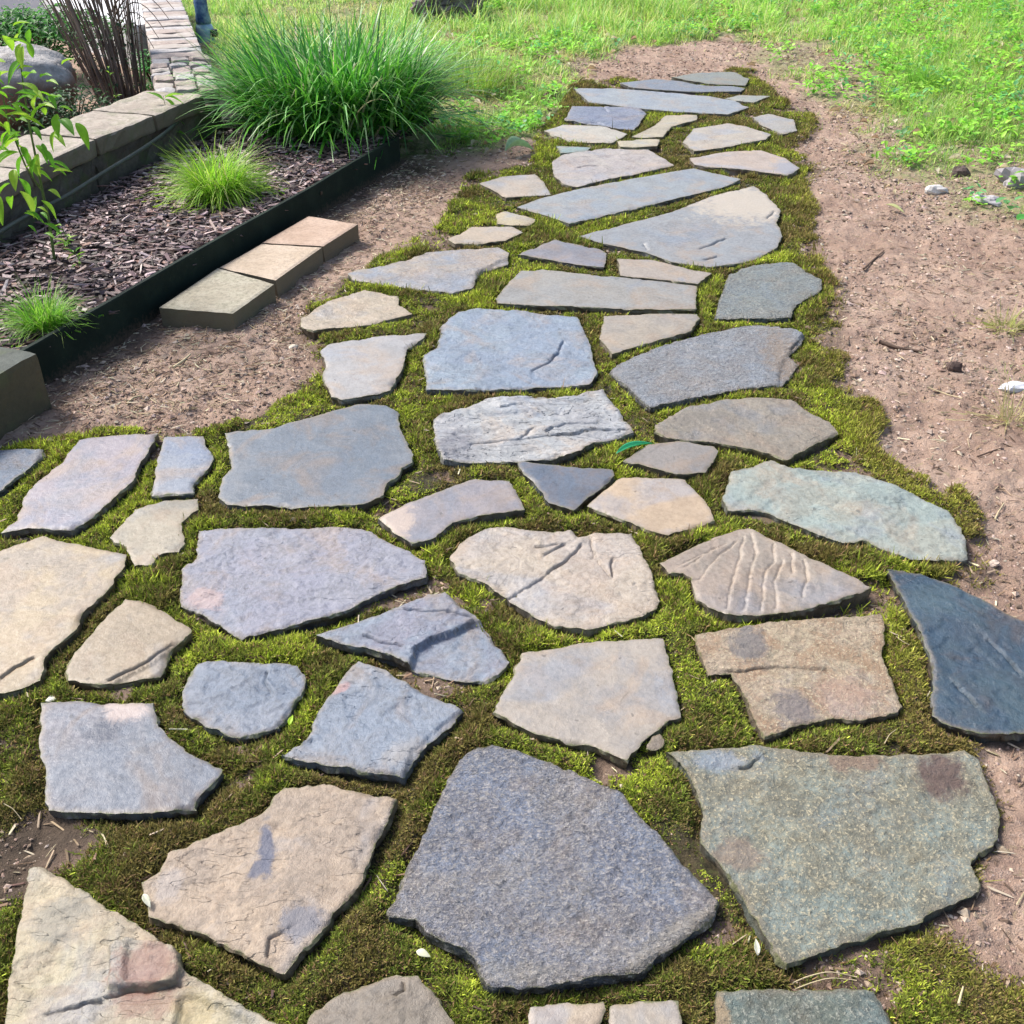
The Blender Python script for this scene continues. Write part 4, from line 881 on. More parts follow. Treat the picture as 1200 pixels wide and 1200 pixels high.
def build_pavers():
    quads = [([(185,360),(273,367),(322,332),(255,313)], 2, 'grey speckled mossy concrete paver, nearest of the three in a row'),
             ([(256,313),(323,328),(378,289),(306,285)], 1, 'plain buff concrete paver in the middle of the row of three'),
             ([(306,284),(379,288),(420,262),(362,252)], 0, 'reddish tan concrete paver at the far end of the row of three')]
    for k, (q, mi, lab) in enumerate(quads):
        z = .082; p = P(q, z)          # corners: near-left, near-right, far-right, far-left
        c = p.mean(0); ax = ED
        wv = ((p[1] - p[0]) + (p[2] - p[3])) / 2; lv = ((p[3] - p[0]) + (p[2] - p[1])) / 2
        # true quadrilateral block: map a unit box to the four corners
        V, Fs = box_mesh(1, 1, 1, n=(12, 10, 6), rough=.0, bev=.0)
        u = V[:, 0] + .5; v = V[:, 1] + .5
        q2 = (p[0][None] * ((1 - u) * (1 - v))[:, None] + p[1][None] * (u * (1 - v))[:, None] + p[2][None] * (u * v)[:, None] + p[3][None] * ((1 - u) * v)[:, None])
        q2 = c + (q2 - c) * .985
        zz = V[:, 2] * z
        nn = fbm(q2[:, 0] * 1, q2[:, 1] + zz, .03, k, 3)
        edge = np.minimum(np.minimum(u, 1 - u), np.minimum(v, 1 - v))
        zz = zz - np.where((V[:, 2] > .99) & (edge < .01), .003, 0) + np.where(V[:, 2] > .99, nn * .0012, 0)
        q2 = q2 + (nn * .0015)[:, None]
        base = (c[0], c[1], 0)
        o = make_mesh('concrete_paver', local(np.c_[q2, zz], base), Fs, M_paver[mi], smooth=False); o.location = base
        tag(o, lab, 'paver', 'concrete pavers against the edging')

def edging_mat():
    t = NT('green_edging_metal'); n = t.noise(9, 4); n2 = t.noise(80, 4, .7)
    c = t.mix(t.ramp(n, .4, .7), (.006, .015, .011), (.012, .024, .017)); c = t.mix(t.ramp(n2, .58, .78, 0, .4), c, (.06, .06, .04))
    sx = t.n.new('ShaderNodeSeparateXYZ'); t.l.new(t.tc.outputs['Object'], sx.inputs[0])
    c = t.mix(t.ramp(t.math('ADD', sx.outputs[2], t.math('MULTIPLY', t.math('SUBTRACT', n2, .5), .12)), .055, .0, 0, .8), c, (.10, .07, .05))
    return t.fin(c, .75, t.bump(n2, .4, .003), .2)
def build_edging():
    m = edging_mat(); root = empty('garden_edging', (EA[0], EA[1], 0))
    L = np.hypot(*(E1 - EA)); n = 60
    s = np.linspace(0, L, n); wob = fbm(s, s * 0, .9, 5, 3) * .010; top = .152 + fbm(s, s * 0 + 4, .7, 6, 3) * .006
    c = EA[None] + ED[None] * s[:, None] + EN[None] * wob[:, None]
    prof = [(0, -.04), (0, 1), (.002, 1.02), (.016, 1.02), (.018, 1), (.018, -.04)]
    V = []; 
    for a in range(n):
        for o_, h in prof:
            p = c[a] + EN * o_; V.append((p[0], p[1], -.04 if h < 0 else (top[a] if h <= 1 else top[a] + .004)))
    V = np.array(V); k = len(prof); Fs = []
    for a in range(n - 1):
        for b in range(k): Fs.append((a * k + b, (a + 1) * k + b, (a + 1) * k + (b + 1) % k, a * k + (b + 1) % k))
    Fs += [tuple(range(k))[::-1], tuple((n - 1) * k + b for b in range(k))]
    make_mesh('board', local(V, root.location), [list(f) for f in Fs], m, root, smooth=False)
    for f_ in (.30, .80):
        p = EA + ED * L * f_ - EN * .004
        V, Fs = box_mesh(.016, .006, .016, n=(2, 2, 2), rough=0, bev=.003)
        o = make_mesh('bolt', V, Fs, m, root, smooth=False); o.location = (p[0] - root.location.x, p[1] - root.location.y, .10); o.rotation_euler.z = math.atan2(ED[1], ED[0])
    tag(root, 'long dark green board edging holding back the mulch bed', 'garden edging')

def build_bed():
    xs = np.arange(BED[:, 0].min() - .02, BED[:, 0].max() + .02, .02); ys = np.arange(max(.2, BED[:, 1].min()), BED[:, 1].max() + .02, .02)
    X, Y = np.meshgrid(xs, ys); x, y = X.ravel(), Y.ravel()
    d = sdf(x, y, BED)
    # stays behind the board and in front of the wall
    ok = d < -.012
    z = bed_z(x, y)
    idx = np.arange(len(x)).reshape(X.shape); okg = ok.reshape(X.shape)
    q = okg[:-1, :-1] & okg[:-1, 1:] & okg[1:, 1:] & okg[1:, :-1]
    Fq = np.c_[idx[:-1, :-1][q], idx[:-1, 1:][q], idx[1:, 1:][q], idx[1:, :-1][q]]
    use = np.unique(Fq); mp = np.full(len(x), -1); mp[use] = np.arange(len(use)); Fq = mp[Fq]
    t = NT('dark_bed_soil'); n = t.noise(40, 5, .7)
    m = t.fin(t.mix(n, (.025, .018, .016), (.07, .05, .045)), .9, t.bump(n, .8, .01), .2)
    o = make_mesh('mulch_bed', np.c_[x, y, z][use], Fq, m); tag(o, 'raised planting bed of dark soil behind the edging', None, None, 'structure')
    # chips
    n = 27000; lo, hi = BED.min(0), BED.max(0)
    x = rng.uniform(lo[0], hi[0], n); y = rng.uniform(max(1.5, lo[1]), hi[1], n)
    k = (sdf(x, y, BED) < -.018) & (np.abs(x) < depth(y) * .6 + .2); x, y = x[k], y[k]; n = len(x)
    C = pick([(.27, .185, .175), (.14, .095, .09), (.58, .46, .44), (.045, .032, .03), (.30, .18, .14)], [4, 4, 2.4, 3.6, 1.2], n)
    L = rng.lognormal(math.log(.034), .45, n); W = rng.uniform(.006, .016, n)
    V, Fq, C = chips(x, y, bed_z(x, y) + rng.uniform(.0, .014, n), L, W, rng.uniform(.0025, .006, n), rng.normal(.2, .8, n), rng.normal(0, .22, n), C)
    o = make_mesh('bark_mulch', V, Fq, M_mulch, smooth=False, colr=C); tag(o, 'purplish brown bark chips covering the planting bed', None, None, 'stuff')
def bed_z(x, y):
    return ZB + fbm(x, y, .35, 131, 3) * .014 + fbm(x, y, .06, 132, 2) * .008 - .004

def build_wall():
    root = empty('retaining_wall', (W1[0], W1[1], 0))
    def seg(A, B, N, zt=.245):
        # wall body below the caps, set 2 cm behind the cap's front edge
        a = A + N * .03; b = B + N * .03; c = B + N * (WW - .03); d = A + N * (WW - .03)
        m = (a + b + c + d) / 4; L = np.hypot(*(B - A)); ang = math.atan2((B - A)[1], (B - A)[0])
        place_box('stone_course', m, 0, L, WW - .06, zt, ang, M_wallf, root, n=(int(L / .04) + 2, 6, 8), rough=.018, bev=.01, seed=A[0])
    seg(WA, W1, WN0); seg(W1, W2 + WD1 * .12, WN1)
    caps = []
    d = WD0; L = np.hypot(*(W1 - WA)); pos = [0, .55, 1.12, 1.62, 2.1]
    tot = 0; s = L
    lens = [.46, .52, .42, .56, .50, .5, .5]
    cur = W1.copy(); k = 0
    while s > .2:
        l = min(lens[k % 7], s); c = cur - d * (l / 2); caps.append((c + WN0 * WW / 2, l, math.atan2(d[1], d[0]), WN0)); cur = cur - d * l; s -= l; k += 1
    d = WD1; L = np.hypot(*(W2 - W1)); k = 0; nseg = 2; cur = W1.copy()
    for j in range(nseg):
        l = L / nseg; caps.append((cur + d * l / 2 + WN1 * WW / 2, l, math.atan2(d[1], d[0]), WN1)); cur = cur + d * l
    for j, (c, l, ang, N) in enumerate(caps):
        o = place_box('capstone', c, .246, l - .008, WW, .076, ang + (h2(np.array(j), np.array(1), 3) - .5) * .03, M_cap, root, n=(14, 10, 4), rough=.006, bev=.010, seed=j * 3.)
    tag(root, 'low garden wall with weathered tan capstones behind the mulch bed', 'garden wall')
    # farther stretch, topped with cross-laid flat bricks
    A = W2 + np.array([-.12, .12]); B = W3 + np.array([-.22, 0]); dv = (B - A) / np.hypot(*(B - A)); L = np.hypot(*(B - A)) + 1.2
    root2 = empty('brick_topped_wall', (A[0], A[1], 0)); ang = math.atan2(dv[1], dv[0])
    place_box('stone_course', A + dv * L / 2, 0, L, .30, .255, ang, M_wallf, root2, n=(40, 5, 6), rough=.012, bev=.01)
    mb = [conc_mat('pale_coping', (.36, .32, .29), (.45, .41, .37), grain=.3), conc_mat('pinkish_coping', (.33, .27, .24), (.42, .36, .32), grain=.6), conc_mat('grey_coping', (.36, .35, .35), (.48, .46, .45), grain=.6)]
    s = 0; j = 0
    while s < L - .05:
        w = .10 + .07 * float(h2(np.array(j), np.array(2), 9))
        if s < .9:      # small rubble pieces first
            for u in (-.11, .0, .11):
                c = A + dv * (s + w / 2) + np.array([-dv[1], dv[0]]) * (u + .01 * math.sin(j * 3))
                place_box('coping_stone', c, .256, w * .9, .10, .05 + .015 * random.random(), ang + random.uniform(-.1, .1), mb[(j + int(u * 100)) % 3], root2, n=(4, 4, 3), rough=.012, bev=.01, seed=j + u)
        else:
            place_box('coping_stone', A + dv * (s + w / 2), .256, w - .012, .30, .06 + .006 * random.random(), ang + random.uniform(-.02, .02), mb[j % 3], root2, n=(4, 8, 3), rough=.008, bev=.008, seed=j)
        s += w; j += 1
    tag(root2, 'far stretch of low wall topped with cross-laid pale stones, running away beside the bright driveway', 'garden wall')
    # block at the left border
    p = P([(-60,440),(0,385),(43,411),(0,448)], .19)
    c = np.array(at(-62, 428, .19)); 
    ang = math.atan2(ED[1], ED[0])
    q0 = np.array(at(43, 411, .19)); dirn = -ED; c = q0 + dirn * .45 + EN * .24
    o = place_box('concrete_block', c, -.01, .9, .48, .195, ang, M_block, None, n=(16, 8, 6), rough=.004, bev=.010)
    tag(o, "dark weathered concrete block at the photo's left border, against the near end of the edging", 'block')

def tube(pts, r, n=8):
    pts = np.array(pts, float); V = []; Fs = []
    r = np.broadcast_to(np.asarray(r, float), (len(pts),))
    t = np.gradient(pts, axis=0); t /= np.linalg.norm(t, axis=1)[:, None] + 1e-9
    for i, (p, tt) in enumerate(zip(pts, t)):
        a = np.cross(tt, (0, 0, 1)); 
        if np.linalg.norm(a) < .1: a = np.cross(tt, (1, 0, 0))
        a /= np.linalg.norm(a); b = np.cross(tt, a)
        for k in range(n):
            w = 2 * math.pi * k / n; V.append(p + (a * math.cos(w) + b * math.sin(w)) * r[i])
    for i in range(len(pts) - 1):
        for k in range(n): Fs.append([i * n + k, i * n + (k + 1) % n, (i + 1) * n + (k + 1) % n, (i + 1) * n + k])
    Fs.append(list(range(n))); Fs.append([(len(pts) - 1) * n + k for k in range(n)][::-1])
    return np.array(V), Fs
def simple_mat(name, c, rough=.6, c2=None, sc=20, spec=.4, bump=.3, trans=0):
    t = NT(name); n = t.noise(sc, 4, .6); cc = t.mix(t.ramp(n, .35, .65), c, c2 or tuple(v * .7 for v in c))
    return t.fin(cc, rough, t.bump(n, bump, .003), spec, trans)
M_stem = simple_mat('green_stem', (.12, .20, .05), .6)
M_twig = simple_mat('brown_twig', (.13, .085, .06), .8)
M_straw = simple_mat('pale_straw', (.55, .46, .28), .6)

def build_hose():
    pts = []
    for x, y, z in [(-160,372,.16),(-60,318,.165),(0,271,.17),(40,248,.17),(75,232,.175),(120,203,.20),(165,176,.22),(195,155,.235),(215,135,.25),(245,112,.24)]:
        a = at(x, y, z); pts.append((a[0], a[1], z))
    pts = np.array(pts); t = np.linspace(0, len(pts) - 1, 60); q = np.c_[[np.interp(t, np.arange(len(pts)), pts[:, k]) for k in range(3)]].T
    for _ in range(6): q[1:-1] = (q[:-2] + q[1:-1] * 2 + q[2:]) / 4
    V, Fs = tube(q, .009); o = make_mesh('drip_hose', local(V, q[0]), Fs, simple_mat('grey_green_rubber', (.10, .115, .09), .5)); o.location = q[0]
    tag(o, 'thin grey green hose running along the front of the capped wall', 'hose')

# ---------------------------------------------------------------- plants
def clump(name, label, cat, cx, cy, z0, rx_, ry_, n, Lr, Wr, cols, w, lean, curve, seed, mat, nseg=6, group=None, dead=0):
    a = rng.uniform(0, 6.28, n); r = np.sqrt(rng.random(n))
    x = r * np.cos(a) * rx_; y = r * np.sin(a) * ry_
    az = a + rng.normal(0, .7, n)
    L = rng.uniform(Lr[0], Lr[1], n); W = rng.uniform(Wr[0], Wr[1], n)
    ln = np.abs(rng.normal(0, lean, n)) * (.4 + r); cu = rng.uniform(curve[0], curve[1], n)
    C = pick(cols, w, n, .25)
    V, Fq, C = blades(x, y, np.zeros(n), L, W, az, ln, cu, C, nseg=nseg, tip=.08)
    V[:, 2] = np.maximum(V[:, 2], .004 + .01 * rng.random(len(V)))
    o = make_mesh(name, V, Fq, mat, smooth=True, colr=C); o.location = (cx, cy, z0)
    tag(o, label, cat, group); return o
def build_plants():
    c = np.array(at(395, 150, ZB))
    clump('liriope_clump', 'big dark green clump of arching strap leaves behind the mulch bed', 'ornamental grass', c[0] - .01, c[1] + .12, ZB - .01, .45, .38, 3300, (.30, .68), (.010, .019),
          [(.03, .15, .03), (.09, .36, .04), (.20, .56, .06), (.42, .72, .28), (.60, .58, .36)], [3, 4, 3.2, 1.6, .5], .36, (.5, 2.1), 1, M_blade, 7)
    c = np.array(at(256, 232, ZB))
    clump('grass_tuft', 'bright lime green tuft of fine grass in the middle of the mulch bed', 'grass tuft', c[0], c[1] + .02, ZB, .09, .075, 1300, (.12, .30), (.0032, .006),
          [(.38, .66, .05), (.28, .56, .05), (.50, .66, .14), (.5, .48, .25)], [4, 3, 1.5, .6], .50, (.6, 2.3), 2, M_grass, 6, 'lime green grass tufts in the mulch bed')
    c = np.array(at(52, 388, ZB))
    clump('grass_tuft', 'small bright green grass tuft beside the dark block at the left border', 'grass tuft', c[0], c[1] + .02, ZB, .055, .05, 600, (.07, .18), (.0025, .0042),
          [(.26, .54, .05), (.18, .44, .05), (.40, .5, .16)], [4, 3, 1], .45, (.5, 2.1), 3, M_grass, 6, 'lime green grass tufts in the mulch bed')
    c = np.array(at(548, 115, .02))
    clump('grass_tuft', 'yellowish green loose grass tuft right of the big strap-leaf clump', 'grass tuft', c[0], c[1] + .3, .02, .28, .26, 900, (.10, .32), (.004, .007),
          [(.30, .46, .06), (.22, .42, .06), (.45, .48, .18)], [4, 3, 2], .5, (.3, 1.6), 3, M_grass, 5)
    for (px, py, lab, cols, n, L) in [(1178, 392, 'dry yellow green grass tuft on the bare earth near the right border', [(.40, .44, .14), (.5, .46, .22)], 110, (.04, .12)),
                              (1185, 492, 'sprawling pale straw tuft at the right border, below the dry yellow green tuft', [(.62, .55, .30), (.5, .46, .22)], 60, (.08, .20)),
                              (1080, 112, 'round bright green grass tuft on the lawn edge at the upper right', [(.22, .50, .06), (.30, .55, .10)], 500, (.10, .24))]:
        c = np.array(at(px, py, .01)); gz = float(ground_z(np.array([c[0]]), np.array([c[1]]))[0])
        clump('grass_tuft', lab, 'grass tuft', c[0], c[1], gz - .003, .04 if n < 200 else .12, .04 if n < 200 else .1, n, L, (.002, .004), cols, [1, 1], .9 if n < 200 else .5, (.2, 1.2), 4, M_grass, 5)

def leaf_obj(name, label, cat, p, L, W, az, pitch, c, parent=None, mat=None, fold=.25):
    V, Fq, C = leaves(np.zeros(1), np.zeros(1), np.zeros(1), np.array([L]), np.array([W]), np.array([az]), np.array([pitch]), np.array([c]), fold)
    V2, F2 = V, Fq
    o = make_mesh(name, V2, F2, mat or M_leaf, smooth=True, colr=C); o.location = p
    md = o.modifiers.new('s', 'SUBSURF'); md.levels = 2; md.render_levels = 2
    sd = o.modifiers.new('t', 'SOLIDIFY'); sd.thickness = .0008
    if label: tag(o, label, cat)
    return o

def build_sapling():
    Y0 = 3.5; b = at(62, 300, ZB)
    root = empty('leafy_sapling', (b[0], b[1], ZB)); B = Vector((b[0], b[1], ZB))
    lv = [(30,70,52,-2.4),(8,150,50,-1.2),(30,92,48,.3),(45,110,40,2.6),(55,96,38,.2),(30,180,70,-1.8),(12,215,60,-2.1),(48,235,42,-1.0),(70,140,60,-.7),(20,130,55,2.9),(5,100,50,2.2),(50,168,48,-1.4),(38,140,44,.9),(2,190,60,-2.6),(28,250,36,-1.0),(52,262,34,-.6),(60,190,40,-.5),(15,60,40,1.5),(-5,75,50,2.0),(-15,130,55,-2.0),(25,155,50,-2.9),(60,120,36,.5),(0,230,55,-1.5),(-20,190,60,2.6),(40,200,45,-.9),(35,50,36,1.2),(18,110,46,-.4),(45,185,46,-2.2)]
    stem = [(62,300,3.5),(58,262,3.48),(50,225,3.46),(42,185,3.44),(34,145,3.42),(28,105,3.40),(22,60,3.38)]
    pts = [np.array(atY(x, y, Y)) - np.array(B) for x, y, Y in stem]; pts[0][2] = -.01
    q = []; t = np.linspace(0, len(pts) - 1, 30); A = np.array(pts); q = np.c_[[np.interp(t, np.arange(len(A)), A[:, k]) for k in range(3)]].T
    V, Fs = tube(q, np.linspace(.006, .002, 30), 6); make_mesh('stem', V, Fs, M_stem, root)
    st2 = [np.array(atY(x, y, Y)) - np.array(B) for x, y, Y in [(50,225,3.46),(30,195,3.38),(12,150,3.34),(0,100,3.32),(-8,60,3.30)]]
    A = np.array(st2); t = np.linspace(0, 4, 20); q = np.c_[[np.interp(t, np.arange(5), A[:, k]) for k in range(3)]].T
    V, Fs = tube(q, np.linspace(.004, .0015, 20), 6); make_mesh('stem', V, Fs, M_stem, root)
    Vs = []; Fs_ = []; Cs = []; off = 0
    for j, (x, y, ln, an) in enumerate(lv * 4):
        jit = j >= len(lv)
        if jit: x += random.uniform(-20, 20); y += random.uniform(-22, 18); an += random.uniform(-1, 1); ln *= .75
        Yj = 3.36 + random.uniform(-.10, .14); p = np.array(atY(x, y, Yj)) - np.array(B)
        L = min(ln, 50) * (2.1 / F) * random.uniform(.75, 1.2)
        # image-plane direction 'an' turned into azimuth and pitch
        dx, dz = math.cos(an), math.sin(an); az = math.atan2(random.uniform(-.8, .3), dx); pit = math.asin(max(-.95, min(.95, dz * .75 + random.uniform(-.2, .25))))
        Cc = np.array([random.choice([(.30, .56, .04), (.22, .50, .03), (.38, .60, .06), (.14, .38, .03)])])
        v, f, c = leaves(np.array([p[0]]), np.array([p[1]]), np.array([p[2]]), np.array([L]), np.array([L * random.uniform(.36, .5)]), np.array([az]), np.array([pit]), Cc, .4)
        Vs.append(v); Fs_.append(f + off); Cs.append(c); off += len(v)
    o = make_mesh('foliage', np.vstack(Vs), np.vstack(Fs_), M_leaf, root, True, np.vstack(Cs))
    md = o.modifiers.new('s', 'SUBSURF'); md.levels = 1; md.render_levels = 2
    tag(root, 'leafy lime green sapling at the left border in front of the capped wall', 'sapling')
    def seedling(px, py, lab, h, n, z0=ZB, sz=.05):
        b = at(px, py, z0); r = empty('seedling', (b[0], b[1], z0))
        A = np.array([(0, 0, -.01), (.01, 0, h * .4), (-.005, .01, h * .75), (0, 0, h)]); V, F_ = tube(A, [.003, .0025, .002, .001], 6); make_mesh('stem', V, F_, M_stem, r)
        a = rng.uniform(0, 6.28, n); zz = rng.uniform(.15, 1, n) * h
        C = pick([(.28, .55, .05), (.20, .45, .05), (.40, .55, .12)], [2, 2, 1], n)
        v, f, c = leaves(np.cos(a) * .004, np.sin(a) * .004, zz, rng.uniform(.6, 1.2, n) * sz, rng.uniform(.3, .45, n) * sz, a, rng.uniform(-.6, .7, n), C, .35)
        o = make_mesh('foliage', v, f, M_leaf, r, True, c); md = o.modifiers.new('s', 'SUBSURF'); md.levels = 1; md.render_levels = 1
        tag(r, lab, 'seedling')
    seedling(80, 292, 'small yellow green seedling in the mulch right below the leafy sapling', .09, 12)
    seedling(92, 312, 'dark stemmed small seedling in the mulch, right of the yellow green one', .06, 8, sz=.035)
    seedling(203, 172, 'seedling with drooping leaves at the foot of the capped wall, behind the lime green tuft', .24, 18, sz=.085)
    seedling(140, 140, 'tiny sprout against the face of the capped wall, between the sapling and the drooping seedling', .26, 8, sz=.045)

def build_background():
    # driveway
    xy = DRIVE; t = NT('pale_driveway'); n = t.noise(3, 4); n2 = t.noise(60, 4)
    m = t.fin(t.mix(n, (.68, .70, .72), (.78, .79, .80)), .8, t.bump(n2, .3, .004), .3)
    z = .27
    V = np.c_[xy, np.full(len(xy), .0)]
    nB = len(V); top = V.copy(); zb = float(np.max(ground_z(xy[:, 0], xy[:, 1]))) + .03
    top[:, 2] = zb; bot = V.copy(); bot[:, 2] = -.05
    A = np.vstack([top, bot]); Fs = [list(range(nB))] + [[i, nB + i, nB + (i + 1) % nB, (i + 1) % nB] for i in range(nB)]
    o = make_mesh('driveway', A, Fs, m, smooth=False); tag(o, 'bright pale concrete driveway beyond the wall', None, None, 'structure')
    # boulder at the left border behind the wall
    n1, n2_ = 48, 28; V = []; 
    for j in range(n2_ + 1):
        ph = math.pi * j / n2_
        for i in range(n1):
            a = 2 * math.pi * i / n1; V.append((math.sin(ph) * math.cos(a), math.sin(ph) * math.sin(a), math.cos(ph)))
    V = np.array(V); nz = fbm(V[:, 0] * 1. + V[:, 2] * .7, V[:, 1] + V[:, 2] * .5, .55, 141, 4) + .25 * fbm(V[:, 0] + 5, V[:, 2] + V[:, 1], .12, 142, 3)
    r = 1 + nz * .22; V = V * r[:, None]
    zz = V[:, 2]; waist = 1 - .28 * sstep(.15, -.6, zz); V[:, 0] *= waist; V[:, 1] *= waist; V[:, 2] = np.sign(zz) * np.abs(zz) ** .8
    Fq = [(j * n1 + i, (j + 1) * n1 + i, (j + 1) * n1 + (i + 1) % n1, j * n1 + (i + 1) % n1) for j in range(n2_) for i in range(n1)]
    t = NT('grey_brown_boulder'); nn = t.noise(2.6, 5, .6); n2 = t.noise(16, 5, .7)
    sx = t.n.new('ShaderNodeSeparateXYZ'); t.l.new(t.tc.outputs['Object'], sx.inputs[0])
    c = t.mix(t.ramp(t.math('ADD', sx.outputs[2], t.math('MULTIPLY', t.math('SUBTRACT', nn, .5), .25)), .24, .33), (.20, .12, .08), t.mix(nn, (.30, .29, .28), (.46, .45, .44)))
    c = t.mix(t.ramp(n2, .45, .7, 0, .6), c, (.12, .11, .10)); m = t.fin(c, .85, t.bump(n2, .8, .02), .3)
    p = atY(18, 96, 5.9)
    Vb = V * np.array([.36, .28, .23]); Vb[:, 2] += .21
    o = make_mesh('boulder', Vb, np.array(Fq), m); o.location = (p.x, 5.9, 0); o.scale = (1, 1, 1)
    tag(o, 'rounded grey boulder with a brown underside behind the capped wall, at the left border', 'boulder')
    # bare stems
    b = np.array(at(140, 128, 0)); root = empty('bare_stemmed_shrub', (b[0], b[1] + .05, 0)); Vs = []; Fs = []; off = 0
    for k in range(95):
        a = random.uniform(0, 6.28); r = random.random() ** .5 * .15; x0, y0 = r * math.cos(a), r * math.sin(a)
        hh = random.uniform(.7, 1.25); lx = x0 * 1.2 - .10 * random.random() - .04; ly = random.uniform(-.12, .15); bend = random.gauss(0, .03)
        q = [(x0 + lx * t_ * (1 + .4 * t_) + bend * math.sin(t_ * 3), y0 + ly * t_, hh * t_) for t_ in np.linspace(0, 1, 8)]
        v, f = tube(q, np.linspace(.0065, .0025, 8) * random.uniform(.6, 1.1), 5); Vs.append(v); Fs += [[i + off for i in ff] for ff in f]; off += len(v)
    make_mesh('stems', np.vstack(Vs), Fs, simple_mat('grey_brown_stems', (.26, .20, .16), .8, (.13, .10, .085), 9), root)
    for k in range(7):     # arching side twigs against the bright driveway
        q = [(.03 + .34 * t_ * (.7 + .1 * k), .02 * k, .32 + .05 * k + .20 * math.sin(t_ * 2.4) - .12 * t_ * t_) for t_ in np.linspace(0, 1, 9)]
        v, f = tube(q, np.linspace(.005, .002, 9), 5); make_mesh('twig', v, f, M_twig, root)
    n = 260; a = rng.uniform(0, 6.28, n); rr = rng.uniform(.05, .30, n)
    v, f, c = leaves(np.cos(a) * rr * .8 - .02, np.sin(a) * rr * .7, rng.uniform(.03, .55, n), rng.uniform(.02, .045, n), rng.uniform(.012, .024, n), a, rng.uniform(-.8, .6, n), pick([(.05, .13, .05), (.09, .20, .07), (.03, .07, .03)], [2, 1, 2], n))
    make_mesh('foliage', v, f, M_leaf, root, True, c)
    tag(root, 'dense sheaf of bare grey brown stems rising behind the capped wall', 'shrub')
    # leafy shrubs
    def shrub(px, py, Y, wx, wy, wz, z0, n, cols, w, lab, lo=(.03, .06)):
        p = atY(px, py, Y); r_ = empty('leafy_shrub', (p.x, Y, 0))
        Vs, Fs, off = [], [], 0
        for k in range(14):
            a = random.uniform(0, 6.28); e = random.uniform(.3, 1)
            q = [(math.cos(a) * wx * e * t_ * .8, math.sin(a) * wy * e * t_ * .8, -.02 + (z0 + wz * 1.4) * t_ * (1.0 - .25 * t_)) for t_ in np.linspace(0, 1, 6)]
            v, f = tube(q, np.linspace(.007, .002, 6), 5); Vs.append(v); Fs += [[i + off for i in ff] for ff in f]; off += len(v)
        make_mesh('stems', np.vstack(Vs), Fs, M_twig, r_)
        d = rng.normal(size=(n, 3)); d /= np.linalg.norm(d, axis=1)[:, None]; rr = rng.random(n) ** .4
        lump = 1 + .35 * fbm(d[:, 0] * 1., d[:, 1] + d[:, 2], .5, 7, 2); rr = rr * lump
        x, y, z = d[:, 0] * rr * wx, d[:, 1] * rr * wy, z0 + d[:, 2] * rr * wz; z = np.maximum(z, .02)
        v, f, c = leaves(x, y, z, rng.uniform(*lo, n), rng.uniform(lo[0] * .5, lo[1] * .5, n), rng.uniform(0, 6.28, n), rng.uniform(-.7, .7, n), pick(cols, w, n, .3))
        make_mesh('foliage', v, f, M_leaf, r_, True, c); tag(r_, lab, 'shrub')
    shrub(38, 45, 7.2, .62, .35, .16, .30, 3000, [(.08, .26, .06), (.13, .36, .08), (.05, .16, .05)], [3, 2, 2], 'mid green leafy shrub behind the boulder, before the bright driveway')
    shrub(78, 118, 5.55, .36, .2, .16, .14, 1500, [(.03, .08, .035), (.05, .13, .05), (.10, .2, .1)], [3, 2, .8], 'dark small-leaved shrub between the boulder and the capped wall', (.018, .04))
    shrub(178, 88, 6.9, .13, .15, .14, .12, 500, [(.08, .32, .08), (.13, .42, .12)], [1, 1], 'small fresh green shrub between the bare stems and the brick topped wall', (.02, .04))
    # blue ornament at the far wall
    a_ = at(242, 47, .03); r_ = empty('garden_ornament', (a_[0], a_[1], .0)); zb = .02
    def lathe(name, prof, m, x=0, y=0):
        n = 24; V = []; Fs = []
        for (r, z) in prof:
            for k in range(n): a = 2 * math.pi * k / n; V.append((x + r * math.cos(a), y + r * math.sin(a), z))
        for i in range(len(prof) - 1):
            for k in range(n): Fs.append([i * n + k, i * n + (k + 1) % n, (i + 1) * n + (k + 1) % n, (i + 1) * n + k])
        Fs.append(list(range(n))[::-1]); Fs.append([(len(prof) - 1) * n + k for k in range(n)])
        return make_mesh(name, np.array(V), Fs, m, r_)
    lathe('base', [(.070, -.03), (.078, zb * .5), (.066, zb + .02), (.072, zb + .05), (.068, zb + .10), (.055, zb + .13)], simple_mat('light_blue_glaze', (.16, .33, .50), .2, (.35, .50, .62), 18, .6))
    lathe('body', [(.058, zb + .131), (.060, zb + .15), (.052, zb + .20), (.050, zb + .42), (.035, zb + .48), (.012, zb + .5)], simple_mat('dark_blue_glaze', (.03, .07, .22), .2, (.16, .28, .42), 14, .6))
    lathe('knob', [(.03, zb + .04), (.034, zb + .06), (.03, zb + .09)], simple_mat('black_glaze', (.01, .012, .018), .25), .07, -.02)
    tag(r_, 'dark and light blue glazed ornament standing by the far wall, left of the strap-leaf clump', 'ornament')
    # layered rock at the top
    p = atY(528, 34, 9.3); r_ = empty('layered_rock', (p.x, 9.45, float(ground_z(np.array([p.x]), np.array([9.45]))[0]) - .02))
    mm = conc_mat('dark_layered_rock', (.12, .10, .10), (.22, .19, .18), grain=.6)
    zz = 0
    for k, (l, w, h_, dx) in enumerate([(.50, .4, .10, 0), (.58, .42, .07, -.03), (.52, .38, .09, .03), (.46, .36, .10, -.02)]):
        o = place_box('rock_layer', (r_.location.x + dx, r_.location.y), r_.location.z + zz, l, w, h_, random.uniform(-.15, .15), mm, r_, n=(14, 8, 4), rough=.05, bev=.025, seed=k * 2.); zz += h_ - .012
    tag(r_, 'dark rock of rough flat layers at the top edge, behind the strap-leaf clump', 'rock')

